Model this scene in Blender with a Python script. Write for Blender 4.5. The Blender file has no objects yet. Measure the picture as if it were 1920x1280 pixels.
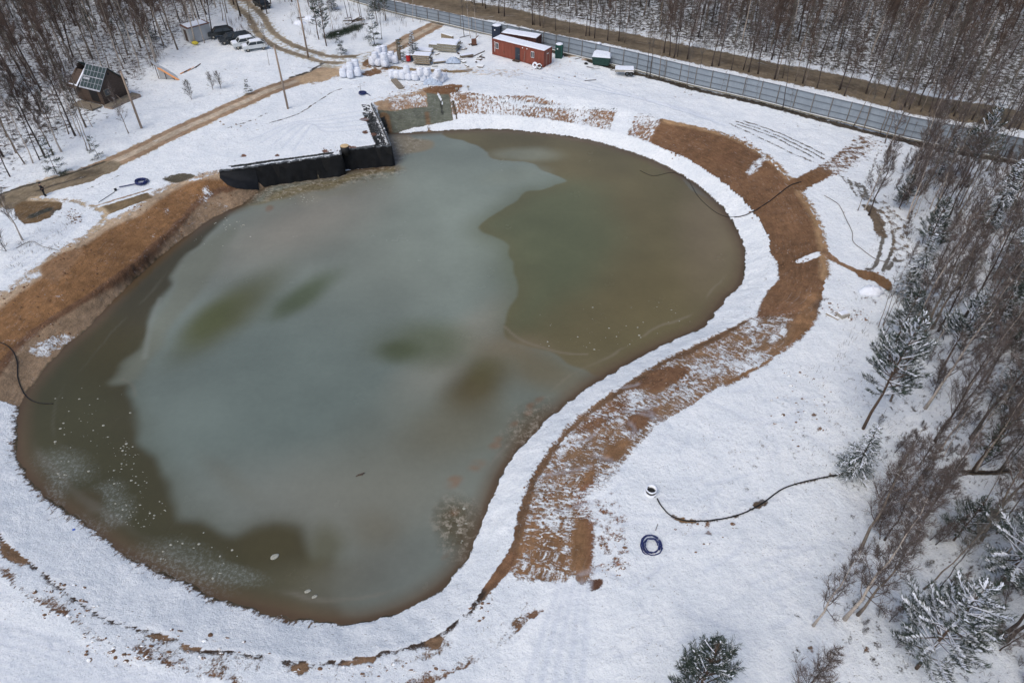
import bpy, math, random
import numpy as np
from mathutils import Vector, Matrix
R = math.radians
sc = bpy.context.scene
# ------------------------------------------------------------------ camera, world, sun, exposure
CAM_H, FPX, PITCH = 45.0, 1330.0, R(42)
cam_d = bpy.data.cameras.new('camera'); cam = bpy.data.objects.new('camera', cam_d)
sc.collection.objects.link(cam); sc.camera = cam
cam_d.sensor_width = 36; cam_d.lens = 36*FPX/1920; cam_d.clip_end = 6000; cam_d.clip_start = 0.5
cam.location = (0, 0, CAM_H); cam.rotation_euler = (R(90)-PITCH, 0, 0)
world = bpy.data.worlds.new('World'); sc.world = world; world.use_nodes = True
wn = world.node_tree.nodes; wl = world.node_tree.links
sky = wn.new('ShaderNodeTexSky'); sky.sky_type = 'NISHITA'; sky.sun_disc = False
SUN_EL, SUN_AZ = R(54), R(215)          # azimuth clockwise from +Y
sky.sun_elevation = SUN_EL; sky.sun_rotation = SUN_AZ
sky.air_density = 1.0; sky.dust_density = 3.0; sky.ozone_density = 1.0
wl.new(sky.outputs[0], wn['Background'].inputs[0]); wn['Background'].inputs[1].default_value = 0.125
sun_d = bpy.data.lights.new('sun', 'SUN'); sun_d.energy = 1.15; sun_d.angle = R(34); sun_d.color = (1, .955, .89)
sun = bpy.data.objects.new('sun', sun_d); sc.collection.objects.link(sun)
sdir = Vector((math.sin(SUN_AZ)*math.cos(SUN_EL), math.cos(SUN_AZ)*math.cos(SUN_EL), math.sin(SUN_EL)))
sun.rotation_euler = sdir.to_track_quat('Z', 'Y').to_euler(); sun.location = (30, 60, 90)
sc.view_settings.view_transform = 'Standard'; sc.view_settings.look = 'None'
sc.view_settings.exposure = 0.17; sc.view_settings.gamma = 1

# ------------------------------------------------------------------ helpers
CT, ST = math.cos(PITCH), math.sin(PITCH)
def G(px, py, z=0.0):
    u, v = px-960.0, 640.0-py
    dz = -FPX*ST+v*CT; t = (CAM_H-z)/-dz
    return Vector((u*t, (FPX*CT+v*ST)*t, z))
def lin(c): c /= 255.0; return c/12.92 if c <= .04045 else ((c+.055)/1.055)**2.4
ALB = 0.74
def C(r, g, b): return (min(.9, lin(r)/ALB), min(.9, lin(g)/ALB), min(.9, lin(b)/ALB))
def catmull(pts, closed, n=4):
    P = [np.array(p[:2], float) for p in pts]; m = len(P); out = []
    rng = range(m) if closed else range(m-1)
    for i in rng:
        if closed: a, b, c, d = P[(i-1) % m], P[i], P[(i+1) % m], P[(i+2) % m]
        else: a, b, c, d = P[max(i-1, 0)], P[i], P[i+1], P[min(i+2, m-1)]
        for k in range(n):
            t = k/n
            out.append(.5*((2*b)+(-a+c)*t+(2*a-5*b+4*c-d)*t*t+(-a+3*b-3*c+d)*t**3))
    if not closed: out.append(P[-1])
    return np.array(out)
def seg_dist(X, Y, pts, closed):
    """unsigned distance, arc length of the nearest point, inside test"""
    best = np.full(X.shape, 1e9); arc = np.zeros(X.shape); ins = np.zeros(X.shape, bool); acc = 0
    m = len(pts)
    for i in range(m if closed else m-1):
        ax, ay = pts[i]; bx, by = pts[(i+1) % m]
        dx, dy = bx-ax, by-ay; L2 = dx*dx+dy*dy+1e-12; L = math.sqrt(L2)
        t = np.clip(((X-ax)*dx+(Y-ay)*dy)/L2, 0, 1)
        d = (X-ax-t*dx)**2+(Y-ay-t*dy)**2
        w = d < best; best = np.where(w, d, best); arc = np.where(w, acc+t*L, arc)
        if closed:
            c = ((ay > Y) != (by > Y))
            ins ^= c & (X < (bx-ax)*(Y-ay)/(by-ay+1e-12)+ax)
        acc += L
    return np.sqrt(best), arc, ins
def vnoise(X, Y, scale, seed):
    rs = np.random.RandomState(seed); T = rs.rand(256, 256)
    x = X/scale+1000; y = Y/scale+1000; xi = np.floor(x).astype(int); yi = np.floor(y).astype(int)
    fx = x-xi; fy = y-yi; fx = fx*fx*(3-2*fx); fy = fy*fy*(3-2*fy)
    a = T[xi % 256, yi % 256]; b = T[(xi+1) % 256, yi % 256]; c = T[xi % 256, (yi+1) % 256]; d = T[(xi+1) % 256, (yi+1) % 256]
    return (a*(1-fx)+b*fx)*(1-fy)+(c*(1-fx)+d*fx)*fy-.5

def tag(o, label=None, cat=None, group=None, kind=None):
    if label: o['label'] = label
    if cat: o['category'] = cat
    if group: o['group'] = group
    if kind: o['kind'] = kind
    return o
def empty(name, loc, rz=0, label=None, cat=None, group=None):
    o = bpy.data.objects.new(name, None); sc.collection.objects.link(o)
    o.location = loc; o.rotation_euler = (0, 0, rz); o.empty_display_size = .3
    return tag(o, label, cat, group)
def np_mesh(name, V, F):
    """V (n,3), F (m,k) all with the same k"""
    V = np.asarray(V, np.float32); F = np.asarray(F, np.int32)
    me = bpy.data.meshes.new(name); me.vertices.add(len(V)); me.vertices.foreach_set('co', V.ravel())
    k = F.shape[1]; me.loops.add(F.size); me.loops.foreach_set('vertex_index', F.ravel())
    me.polygons.add(len(F)); me.polygons.foreach_set('loop_start', np.arange(0, F.size, k, dtype=np.int32))
    me.polygons.foreach_set('loop_total', np.full(len(F), k, np.int32))
    me.update(calc_edges=True); return me
def link(name, me, mat, parent=None, loc=None):
    if mat is not None and not me.materials: me.materials.append(mat)
    o = bpy.data.objects.new(name, me); sc.collection.objects.link(o)
    if parent: o.parent = parent
    if loc is not None: o.location = loc
    return o
def smooth(me, on=True):
    me.polygons.foreach_set('use_smooth', np.full(len(me.polygons), on)); me.update()

class MB:
    def __init__(s): s.v = []; s.f = []
    def add(s, vs, fs):
        n = len(s.v); s.v += [tuple(v) for v in vs]; s.f += [tuple(i+n for i in f) for f in fs]; return s
    def box(s, c, d, rz=0, rx=0, ry=0, taper=1.0, jit=0, rnd=random):
        M = Matrix.Rotation(rz, 3, 'Z') @ Matrix.Rotation(ry, 3, 'Y') @ Matrix.Rotation(rx, 3, 'X')
        vs = []
        for z in (-.5, .5):
            k = 1 if z < 0 else taper
            for x, y in ((-.5, -.5), (.5, -.5), (.5, .5), (-.5, .5)):
                p = Vector((x*d[0]*k, y*d[1]*k, z*d[2]))
                if jit: p += Vector((rnd.uniform(-jit, jit), rnd.uniform(-jit, jit), rnd.uniform(-jit, jit)))
                vs.append(M @ p + Vector(c))
        return s.add(vs, [(3, 2, 1, 0), (4, 5, 6, 7), (0, 1, 5, 4), (1, 2, 6, 5), (2, 3, 7, 6), (3, 0, 4, 7)])
    def tube(s, pts, rad, n=6, caps=True):
        pts = [Vector(p) for p in pts]
        if not hasattr(rad, '__len__'): rad = [rad]*len(pts)
        vs = []; fs = []; ref = None
        for i, p in enumerate(pts):
            d = (pts[min(i+1, len(pts)-1)]-pts[max(i-1, 0)])
            if d.length < 1e-9: d = Vector((0, 0, 1))
            d.normalize()
            if ref is None: ref = Vector((1, 0, 0)) if abs(d.x) < .8 else Vector((0, 1, 0))
            a = (ref-d*ref.dot(d)).normalized(); b = d.cross(a); ref = a
            for k in range(n):
                t = 2*math.pi*k/n; vs.append(p+(a*math.cos(t)+b*math.sin(t))*rad[i])
        for i in range(len(pts)-1):
            for k in range(n):
                k2 = (k+1) % n; fs.append((i*n+k, i*n+k2, (i+1)*n+k2, (i+1)*n+k))
        if caps: fs += [tuple(range(n-1, -1, -1)), tuple((len(pts)-1)*n+k for k in range(n))]
        return s.add(vs, fs)
    def lathe(s, prof, n=20, c=(0, 0, 0)):
        vs = []; fs = []
        for r, z in prof:
            for k in range(n):
                t = 2*math.pi*k/n; vs.append((c[0]+r*math.cos(t), c[1]+r*math.sin(t), c[2]+z))
        for i in range(len(prof)-1):
            for k in range(n):
                k2 = (k+1) % n; fs.append((i*n+k, i*n+k2, (i+1)*n+k2, (i+1)*n+k))
        return s.add(vs, fs)
    def torus(s, c, R0, r, n=24, m=8, axis='Z', sq=1.0, tilt=None):
        vs = []; fs = []
        M = Matrix.Identity(3)
        if axis == 'X': M = Matrix.Rotation(R(90), 3, 'Y')
        if axis == 'Y': M = Matrix.Rotation(R(90), 3, 'X')
        if tilt: M = tilt @ M
        for i in range(n):
            t = 2*math.pi*i/n
            for k in range(m):
                u = 2*math.pi*k/m; q = R0+r*math.cos(u)
                vs.append(M @ Vector((q*math.cos(t), q*math.sin(t)*sq, r*math.sin(u))) + Vector(c))
        for i in range(n):
            for k in range(m):
                fs.append((i*m+k, ((i+1) % n)*m+k, ((i+1) % n)*m+(k+1) % m, i*m+(k+1) % m))
        return s.add(vs, fs)
    def blob(s, c, d, n=10, m=7, jit=.08, seed=0, zmin=-1):
        rs = random.Random(seed); vs = []; fs = []
        for j in range(m+1):
            ph = math.pi*j/m
            for i in range(n):
                t = 2*math.pi*i/n; k = 1+rs.uniform(-jit, jit)
                z = max(zmin, math.cos(ph))
                vs.append((c[0]+d[0]*k*math.sin(ph)*math.cos(t), c[1]+d[1]*k*math.sin(ph)*math.sin(t), c[2]+d[2]*k*z))
        for j in range(m):
            for i in range(n):
                fs.append((j*n+i, (j+1)*n+i, (j+1)*n+(i+1) % n, j*n+(i+1) % n))
        return s.add(vs, fs)
    def prism(s, prof, y0, y1, inset=0):
        """profile in x,z extruded along y"""
        n = len(prof); vs = [(x, y0, z) for x, z in prof]+[(x, y1, z) for x, z in prof]
        fs = [tuple(range(n)), tuple(range(2*n-1, n-1, -1))]
        for i in range(n):
            j = (i+1) % n; fs.append((i, i+n, j+n, j))
        return s.add(vs, fs)
    def mesh(s, name='m', sm=False):
        me = bpy.data.meshes.new(name); me.from_pydata(s.v, [], s.f); me.validate(); me.update()
        if sm: smooth(me)
        return me
    def build(s, name, mat, parent=None, sm=False, loc=None):
        return link(name, s.mesh(name, sm), mat, parent, loc)

# ------------------------------------------------------------------ materials
def mat_new(name):
    m = bpy.data.materials.new(name); m.use_nodes = True; nt = m.node_tree
    return m, nt, nt.nodes['Principled BSDF']
def nd(nt, t, **kw):
    n = nt.nodes.new(t)
    for k, v in kw.items(): setattr(n, k, v)
    return n
def noise(nt, vec, scale, detail=4, rough=.55):
    n = nd(nt, 'ShaderNodeTexNoise'); n.inputs['Scale'].default_value = scale
    n.inputs['Detail'].default_value = detail; n.inputs['Roughness'].default_value = rough
    if vec is not None: nt.links.new(vec, n.inputs['Vector'])
    return n.outputs['Fac']
def mathn(nt, op, a, b=None, clamp=False):
    n = nd(nt, 'ShaderNodeMath', operation=op); n.use_clamp = clamp
    for i, x in enumerate((a, b)):
        if x is None: continue
        if isinstance(x, (int, float)): n.inputs[i].default_value = x
        else: nt.links.new(x, n.inputs[i])
    return n.outputs[0]
def mapr(nt, v, a, b, c=0, d=1):
    n = nd(nt, 'ShaderNodeMapRange'); n.interpolation_type = 'LINEAR'; n.clamp = True
    for i, x in enumerate((v, a, b, c, d)):
        if isinstance(x, (int, float)): n.inputs[i].default_value = x
        else: nt.links.new(x, n.inputs[i])
    return n.outputs[0]
def mixc(nt, f, a, b, blend='MIX'):
    n = nd(nt, 'ShaderNodeMix', data_type='RGBA', blend_type=blend)
    for i, x in ((0, f), (6, a), (7, b)):
        if isinstance(x, (int, float)): n.inputs[i].default_value = x
        elif isinstance(x, tuple): n.inputs[i].default_value = (*x[:3], 1)
        else: nt.links.new(x, n.inputs[i])
    return n.outputs[2]
def coord(nt, kind='Object'): return nd(nt, 'ShaderNodeTexCoord').outputs[kind]
def mapping(nt, vec, scale):
    n = nd(nt, 'ShaderNodeMapping'); n.inputs['Scale'].default_value = scale; nt.links.new(vec, n.inputs['Vector']); return n.outputs[0]
def attr(nt, name, out='Fac'):
    n = nd(nt, 'ShaderNodeAttribute', attribute_name=name); return n.outputs[out]
def bump(nt, h, dist, strength=1.0, normal=None):
    n = nd(nt, 'ShaderNodeBump'); n.inputs['Distance'].default_value = dist; n.inputs['Strength'].default_value = strength
    nt.links.new(h, n.inputs['Height'])
    if normal is not None: nt.links.new(normal, n.inputs['Normal'])
    return n.outputs[0]
SNOW_A, SNOW_B = (.76, .805, .84), (.87, .90, .915)
def simple(name, c, rough=.7, var=.25, scale=3.0, metal=0, snow=0.0, streak=None, spec=.3, snowlo=.35):
    """one surface colour with grime variation; snow>0 lays snow on faces that look up"""
    m, nt, p = mat_new(name); co = coord(nt)
    if streak: co = mapping(nt, co, streak)
    f = noise(nt, co, scale, 5, .6)
    k = mapr(nt, f, .3, .7, 1-var, 1+var)
    col = mixc(nt, 1.0, c, (1, 1, 1), 'MULTIPLY')
    n = nd(nt, 'ShaderNodeVectorMath', operation='SCALE'); nt.links.new(col, n.inputs[0]); nt.links.new(k, n.inputs['Scale'])
    col = n.outputs[0]
    if snow > 0:
        g = nd(nt, 'ShaderNodeNewGeometry'); sx = nd(nt, 'ShaderNodeSeparateXYZ'); nt.links.new(g.outputs['Normal'], sx.inputs[0])
        up = mapr(nt, sx.outputs[2], snowlo, snowlo+.25)
        pos = g.outputs['Position']; q = noise(nt, pos, 2.2, 4, .7)
        q = mapr(nt, q, .62-.34*snow, .72-.34*snow)
        if snow < .99: up = mathn(nt, 'MULTIPLY', up, mathn(nt, 'SUBTRACT', 1.0, q) if False else mapr(nt, noise(nt, pos, 3.1, 4, .7), .72-.4*snow, .62-.4*snow+.06, 0, 1) if False else mathn(nt, 'LESS_THAN', noise(nt, pos, 2.6, 4, .7), .30+.34*snow))
        col = mixc(nt, up, col, SNOW_B)
    nt.links.new(col, p.inputs['Base Color']); p.inputs['Roughness'].default_value = rough
    p.inputs['Metallic'].default_value = metal; p.inputs['Specular IOR Level'].default_value = spec
    return m

M = {}
M['snow'] = simple('snow_lump', (.78, .82, .9), .9, .08, 3)
M['dirty_snow'] = simple('dirty_snow', (.34, .36, .4), .9, .35, 2.5)
M['bark_dark'] = simple('bark_dark', C(66, 58, 54), .9, .45, 6, streak=(1, 1, .3), snow=0)
M['bark_grey'] = simple('bark_grey', C(106, 96, 86), .9, .4, 5, streak=(1, 1, .3))
M['bark_birch'] = simple('bark_birch', C(158, 148, 138), .8, .35, 4, streak=(1, 1, 3))
M['bark_red'] = simple('bark_red', C(80, 66, 56), .9, .35, 5)
M['twig_brown'] = simple('twig_brown', C(86, 73, 66), .9, .3, 1.0)
M['twig_grey'] = simple('twig_grey', C(88, 83, 77), .9, .35, 1.0)
M['twig_snow'] = simple('twig_snow', C(88, 79, 75), .9, .35, 1.0, snow=.40, snowlo=.5)
M['needle'] = simple('needle', C(50, 62, 50), .8, .5, 1.4)
M['needle_snow'] = simple('needle_snow', C(52, 62, 54), .8, .5, 1.4, snow=.45, snowlo=.55)
M['concrete'] = simple('concrete', C(140, 136, 128), .9, .25, 4)
M['concrete_snow'] = simple('concrete_snow', C(122, 118, 106), .9, .3, 4, snow=1.0, snowlo=.6)
M['wood_grey'] = simple('wood_grey', C(112, 104, 92), .9, .35, 8, streak=(.2, 1, 1))
M['wood_pole'] = simple('wood_pole', C(132, 118, 106), .9, .25, 3, streak=(1, 1, .15))
M['wood_dark'] = simple('wood_dark', C(72, 61, 54), .9, .4, 5, streak=(.3, .3, 3))
M['wood_fresh'] = simple('wood_fresh', C(196, 142, 98), .8, .2, 6)
M['wood_snow'] = simple('wood_snow', C(120, 108, 90), .9, .35, 6, snow=1.0, snowlo=.6)
M['black'] = simple('black_membrane', (.009, .010, .012), .55, .4, 1.5, spec=.25)
M['black_matt'] = simple('black_plastic', (.015, .015, .016), .6, .3, 4)
M['hose_blue'] = simple('blue_hose', (.015, .025, .11), .45, .2, 4, snow=.3, snowlo=.8)
M['rubber'] = simple('rubber', (.02, .02, .02), .8, .3, 5)
M['rubber_snow'] = simple('rubber_snow', (.03, .03, .03), .8, .3, 5, snow=.8, snowlo=.2)
M['glass'] = simple('dark_glass', (.03, .035, .04), .12, .1, 2, spec=.6)
M['white_paint'] = simple('white_paint', (.7, .71, .72), .5, .08, 3)
M['white_plastic'] = simple('white_woven_bag', C(196, 200, 208), .85, .14, 5)
M['tarp'] = simple('grey_blue_film', C(150, 162, 178), .5, .25, 3)
M['red_oxide'] = simple('red_oxide', C(112, 62, 50), .6, .18, 1.6, streak=(1, 1, .2))
M['dark_oxide'] = simple('dark_oxide', C(70, 46, 42), .6, .18, 1.6, streak=(1, 1, .2))
M['door_dark'] = simple('door_dark', C(44, 50, 58), .5, .15, 3)
M['green_paint'] = simple('green_paint', C(22, 66, 58), .5, .15, 3)
M['green_dark'] = simple('green_dark', C(30, 54, 50), .6, .2, 3)
M['navy'] = simple('navy_paint', C(34, 42, 56), .6, .2, 3)
M['red'] = simple('red_plastic', C(150, 34, 34), .5, .15, 3)
M['orange'] = simple('orange', C(190, 110, 60), .7, .2, 3)
M['blue'] = simple('bright_blue', C(30, 70, 150), .5, .15, 3)
M['zinc'] = simple('zinc_sheet', C(122, 131, 140), .5, .1, .6, streak=(1, 1, .3), spec=.3)
M['zinc_rail'] = simple('zinc_rail', C(92, 98, 104), .6, .15, 3)
M['post'] = simple('rusty_post', C(104, 100, 96), .8, .3, 3)
M['grey_wall'] = simple('grey_wall', C(146, 148, 150), .8, .1, .8)
M['rust'] = simple('rust', C(96, 68, 56), .9, .3, 3)
M['lid'] = simple('tan_lid', C(176, 152, 116), .8, .2, 4)
M['car_black'] = simple('car_black', (.018, .022, .024), .25, .2, 1, spec=.5)
M['car_grey'] = simple('car_dark_grey', (.03, .036, .042), .25, .2, 1, spec=.5)
M['car_white'] = simple('car_white', (.6, .63, .64), .35, .08, 1, spec=.4)
M['cloth'] = simple('dark_cloth', (.012, .013, .018), .9, .3, 8)
M['skin'] = simple('skin', (.45, .27, .2), .6, .1, 8)
M['roof_green'] = simple('roof_green', C(44, 58, 60), .7, .25, 3)
M['yellow'] = simple('yellow_sack', C(176, 160, 60), .8, .2, 4)
M['ochre'] = simple('ochre_leaves', C(132, 104, 52), .8, .3, 4)
M['ice'] = simple('ice_chip', C(138, 138, 128), .6, .2, 6)
M['rubble'] = simple('rubble_dark', C(52, 54, 56), .9, .5, 3, snow=.25)
M['clod'] = simple('clod', C(96, 74, 58), .95, .4, 3, snow=.5, snowlo=.5)

# ------------------------------------------------------------------ terrain shape
ZW, ZR = -2.6, -1.3
W_px = [(720,252),(770,250),(830,246),(900,243),(980,246),(1060,256),(1130,270),(1200,292),(1262,320),(1310,350),(1345,380),(1372,415),(1390,450),(1397,485),(1392,520),(1379,545),(1362,556),(1330,600),(1300,622),(1240,648),(1180,680),(1120,714),(1060,758),(1010,803),(968,845),(938,890),(918,938),(900,990),(880,1040),(845,1085),(800,1120),(750,1145),(690,1163),(650,1167),(600,1165),(530,1152),(470,1138),(420,1125),(360,1100),(300,1070),(240,1040),(190,1005),(145,975),(110,950),(80,925),(50,890),(32,855),(30,810),(35,770),(48,735),(75,700),(110,660),(150,625),(180,598),(215,560),(260,515),(300,480),(345,445),(400,408),(450,385),(490,355),(520,342),(620,330),(660,319),(733,309),(727,280)]
R_px = [(712,228),(780,222),(860,213),(960,216),(1060,228),(1150,245),(1220,268),(1290,298),(1350,335),(1390,370),(1420,405),(1440,440),(1447,480),(1440,520),(1422,556),(1395,590),(1370,608),(1330,630),(1240,672),(1180,710),(1130,745),(1090,775),(1050,812),(1015,860),(990,900),(975,950),(960,1005),(945,1045),(920,1085),(890,1125),(860,1160),(800,1197),(740,1215),(690,1226),(620,1237),(560,1236),(480,1226),(420,1219),(350,1205),(300,1188),(250,1172),(200,1155),(150,1122),(95,1080),(55,1048),(0,998),(-60,930),(-80,870),(-80,810),(-60,760),(0,690),(45,635),(150,565),(230,510),(330,420),(375,378),(420,354),(455,345)]
B_px = [(700,196),(740,184),(800,170),(850,168),(900,176),(960,180),(1050,178),(1150,198),(1230,220),(1310,240),(1380,262),(1440,300),(1480,340),(1515,385),(1540,440),(1550,500),(1540,550),(1520,590),(1480,640),(1430,680),(1370,712),(1300,755),(1240,795),(1190,850),(1150,900),(1120,960),(1090,1040),(1040,1110),(960,1180),(880,1235),(760,1275),(620,1290),(520,1280),(450,1272),(350,1250),(260,1222),(195,1197),(150,1180),(115,1145),(50,1112),(-20,1060),(-110,980),(-150,900),(-150,800),(-120,700),(-80,610),(0,555),(60,515),(100,480),(150,450),(195,420),(250,395),(290,365),(340,340),(412,324)]
WALL = [G(412,323,.15), G(470,315.5,.15), G(530,307,.15), G(588,299.5,.15), G(640,292,.15), G(638,284,.15), G(685,279,.15), G(733,275,.15), G(724,252,.15), G(712,225,.15), G(697,196,.15)]
Wc = catmull([G(x, y, ZW) for x, y in W_px], True, 3)
Rw = [G(x, y, ZR) for x, y in R_px]
def shift(p, dx, dy): return Vector((p.x+dx, p.y+dy, 0))
wall_front = [shift(p, .15, -.25) for p in WALL[2:5]]+[shift(p, .15, -.25) for p in WALL[5:8]]+[shift(p, .3, 0) for p in WALL[8:10]]
Rc = catmull(Rw, True, 3)
Bc = catmull([G(x, y, 0) for x, y in B_px], True, 3)
P_poly = np.array([(p.x, p.y) for p in WALL]+[tuple(G(x, y)[:2]) for x, y in ((640,188),(560,215),(430,285))])
def terrain(X, Y):
    X = np.asarray(X, float); Y = np.asarray(Y, float)
    wk = np.clip((seg_dist(X, Y, P_poly, True)[0]-1.5)/3, 0, 1); X0, Y0 = X, Y
    X, Y = X+wk*(vnoise(X, Y, 2.6, 41)*.28+vnoise(X, Y, .7, 43)*.26), Y+wk*(vnoise(X, Y, 2.6, 42)*.28+vnoise(X, Y, .7, 44)*.26)
    dB, _, iB = seg_dist(X, Y, Bc, True); dR, _, iR = seg_dist(X, Y, Rc, True); dW, arc, iW = seg_dist(X, Y, Wc, True)
    _, _, iP = seg_dist(X0, Y0, P_poly, True)
    far = np.clip((dB-2)/8, 0, 1)
    base_ = -1.05*np.clip((44-Y)/8, 0, 1)*np.clip((8-X)/8, 0, 1)*np.clip((60+X)/10, 0, 1)
    Z = base_+(~iB)*(vnoise(X, Y, 14, 3)*.5*far+vnoise(X, Y, 4, 5)*.18*far)
    tb = dB/(dB+dR+1e-6); tb = tb*tb*(3-2*tb)*.5+tb*.5
    Z = np.where(iB & ~iR, base_+(ZR-base_)*tb-0.06*(tb > .93), Z)
    tr = dR/(dR+dW+1e-6)
    Z = np.where(iR, ZR+(ZW-ZR)*tr, Z)
    Z = np.where(iW, ZW-np.minimum(dW*.3, 2.5), Z)
    rough = vnoise(X, Y, 1.1, 7)*.09+vnoise(X, Y, .5, 8)*.06
    edge = np.clip(1-np.abs(dW)/1.2, 0, 1)
    Z = Z+rough*(1+.2*edge)*np.where(iW, .5, 1)+.0
    Z = np.where(iP, .0+rough*.5, Z)
    return Z, (dB, iB, dR, iR, dW, iW, arc, iP)
def gz(x, y): return float(terrain(np.array([x]), np.array([y]))[0][0])

def axis(a, b, h, far_lo, far_hi, g=1.12):
    core = list(np.arange(a, b+h, h)); lo = []; x = a; s = h
    while x > far_lo: s *= g; x -= s; lo.append(x)
    hi = []; x = core[-1]; s = h
    while x < far_hi: s *= g; x += s; hi.append(x)
    return np.array(lo[::-1]+core+hi)
xs = axis(-76, 86, .21, -1800, 1800, 1.1); ys = axis(12, 128, .21, -300, 2600, 1.045)
GX, GY = np.meshgrid(xs, ys); shp = GX.shape; GX = GX.ravel(); GY = GY.ravel()
near = (GX > -110) & (GX < 120) & (GY > 0) & (GY < 150)
GZ = np.zeros(GX.shape); z_, info = terrain(GX[near], GY[near]); GZ[near] = z_
nf = ~near
GZ[nf] = vnoise(GX[nf], GY[nf], 14, 3)*.5+vnoise(GX[nf], GY[nf], 4, 5)*.18
def full(a, d): o = np.full(GX.shape, d, dtype=float); o[near] = a; return o
dB, iB, dR, iR, dW, iW, arcW, iP = info
dB = full(dB, 500); iB = full(iB, 0) > .5; dR = full(dR, 500); iR = full(iR, 0) > .5
dW = full(dW, 500); iW = full(iW, 0) > .5; arcW = full(arcW, 0); iP = full(iP, 0) > .5

# ------------------------------------------------------------------ ground surface fields: f = share of bare soil, s = combed texture, soil = its colour
F = np.full(GX.shape, .12); S = np.zeros(GX.shape); SOIL = np.tile(np.array(C(122, 96, 80)), (len(GX), 1))
def mask(pts, w, fe, off, z, closed, n=4, X=None, Y=None):
    X = GX if X is None else X; Y = GY if Y is None else Y
    P = catmull([G(p[0], p[1], z) for p in pts], closed, n)
    mg = 1+w+fe+abs(off)
    sel = (X > P[:, 0].min()-mg) & (X < P[:, 0].max()+mg) & (Y > P[:, 1].min()-mg) & (Y < P[:, 1].max()+mg)
    m = np.zeros(X.shape); d, _, ins = seg_dist(X[sel], Y[sel], P, closed)
    if closed: m[sel] = np.clip(np.where(ins, d, -d)/fe+.5, 0, 1)
    else:
        mm = np.clip((w/2-np.abs(d-off))/fe+.5, 0, 1)
        if off:
            for e in (P[0], P[-1]): mm = mm*(np.hypot(X[sel]-e[0], Y[sel]-e[1]) > off+w)
        m[sel] = mm
    return m
def put(m, f=None, col=None, s=None):
    global F, S, SOIL
    if f is not None: F = F*(1-m)+f*m
    if s is not None: S = S*(1-m)+s*m
    if col is not None:
        mm = np.clip(m*2.2, 0, 1)[:, None]; SOIL = SOIL*(1-mm)+np.array(C(*col))*mm
def poly(pts, f, col=None, fe=.8, s=None, z=0, n=4): put(mask(pts, 0, fe, 0, z, True, n), f, col, s)
def line(pts, w, f, col=None, fe=.3, off=0, s=None, z=0): put(mask(pts, w, fe, off, z, False), f, col, s)
sm = lambda a, lo, hi: np.clip((a-lo)/(hi-lo), 0, 1)
BR = (116, 82, 60); BR2 = (130, 94, 66); TAN = (150, 126, 108); DK = (66, 58, 54)
# right hand wood floor, more litter
poly([(1640,230),(1640,420),(1690,560),(1640,680),(1600,820),(1560,900),(1540,1100),(1480,1300),(2200,1400),(2300,200)], .27, (84, 74, 70), 4)
poly([(-100,330),(60,290),(150,250),(250,180),(330,90),(420,20),(440,-60),(-500,-60)], .44, (72, 62, 58), 8)
poly([(520,-60),(540,60),(640,92),(720,60),(760,30),(700,-60)], .16, (84, 72, 60), 3)
poly([(830,-10),(1440,118),(1960,220),(2300,230),(2300,-100),(900,-100)], .52, (70, 62, 56), 8)
# bank between R and B
slope = (iB & ~iR & ~iP)*1.0
put(slope, .16, (116, 84, 62), 1.0)
# back mottled bank
def sector(pts, z=-.6, fe=1.0): return mask(pts, 0, fe, 0, z, True, 2)
put(slope*sector([(846,160),(960,165),(1060,160),(1160,185),(1250,212),(1225,275),(1150,262),(1050,240),(850,235)]), .52, (136, 102, 80), 1.0)
put(slope*sector([(1165,205),(1190,210),(1172,250),(1142,245)], fe=.4), .08, None, .2)
poly([(1195,222),(1213,212),(1195,245),(1172,250)], .5, (140,100,76), .5, 1, -.6)
# right brown bank
rb = slope*sector([(1252,225),(1240,236),(1225,255),(1235,285),(1300,310),(1460,480),(1440,540),(1400,640),(1380,720),(1480,650),(1580,560),(1600,440),(1500,300),(1400,240)], fe=.7)
put(rb, 1.15, (112, 80, 58), .6)
put(mask([(1390,590),(1490,588),(1470,640),(1380,710),(1340,660)], 0, 2.5, 0, -.8, True)*slope, .52, BR, 1)
line([(1530,560),(1505,610),(1450,655),(1400,688),(1355,712)], 1.5, 1.0, BR2, 1.0, 0, .6, -.1)
line([(1250,226),(1320,241),(1385,262),(1445,298),(1490,345),(1528,400),(1546,460),(1550,520)], .8, .7, (150,116,86), 1.0, z=0)
poly([(1492,483),(1532,474),(1535,484),(1505,489)], .1, None, .5, z=-.3)
poly([(1395,318),(1430,300),(1436,318),(1405,335)], .46, None, 1.6, z=-.8)
poly([(1345,300),(1375,292),(1372,310)], .9, BR, .8, z=-1)
# lower right mottled bench
lb = slope*sector([(1400,600),(1480,600),(1440,690),(1250,800),(1160,900),(1140,1100),(955,1075),(930,1060),(985,880),(1080,750),(1240,660)], fe=.8)
put(lb, .56, (130, 98, 74), .7)
poly([(1180,712),(1230,690),(1285,690),(1275,712),(1225,735),(1215,722),(1180,725)], .95, BR, .8, z=-.9)
poly([(1130,765),(1180,745),(1160,775),(1110,800),(1090,800)], .72, BR, 1.2, z=-.9)
poly([(1185,778),(1230,768),(1210,795),(1190,810),(1175,800)], .9, BR, .6, z=-.3)
poly([(1145,835),(1180,825),(1160,855),(1140,860)], 1.0, BR2, .6, z=-.2)
poly([(1090,905),(1115,872),(1112,905),(1130,915),(1118,960),(1095,960)], .85, BR2, .7, z=-.3)
poly([(1075,985),(1112,965),(1118,1020),(1105,1085),(1080,1085)], .78, BR2, .6, .6, z=-.2)
poly([(965,965),(1010,960),(1045,990),(1060,1040),(1040,1088),(950,1070),(955,1020)], .60, BR2, 1.0, 1, z=-.6)
poly([(985,1000),(1030,985),(1045,1010),(1000,1045)], .68, BR2, 1.0, 1, z=-.6)
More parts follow.
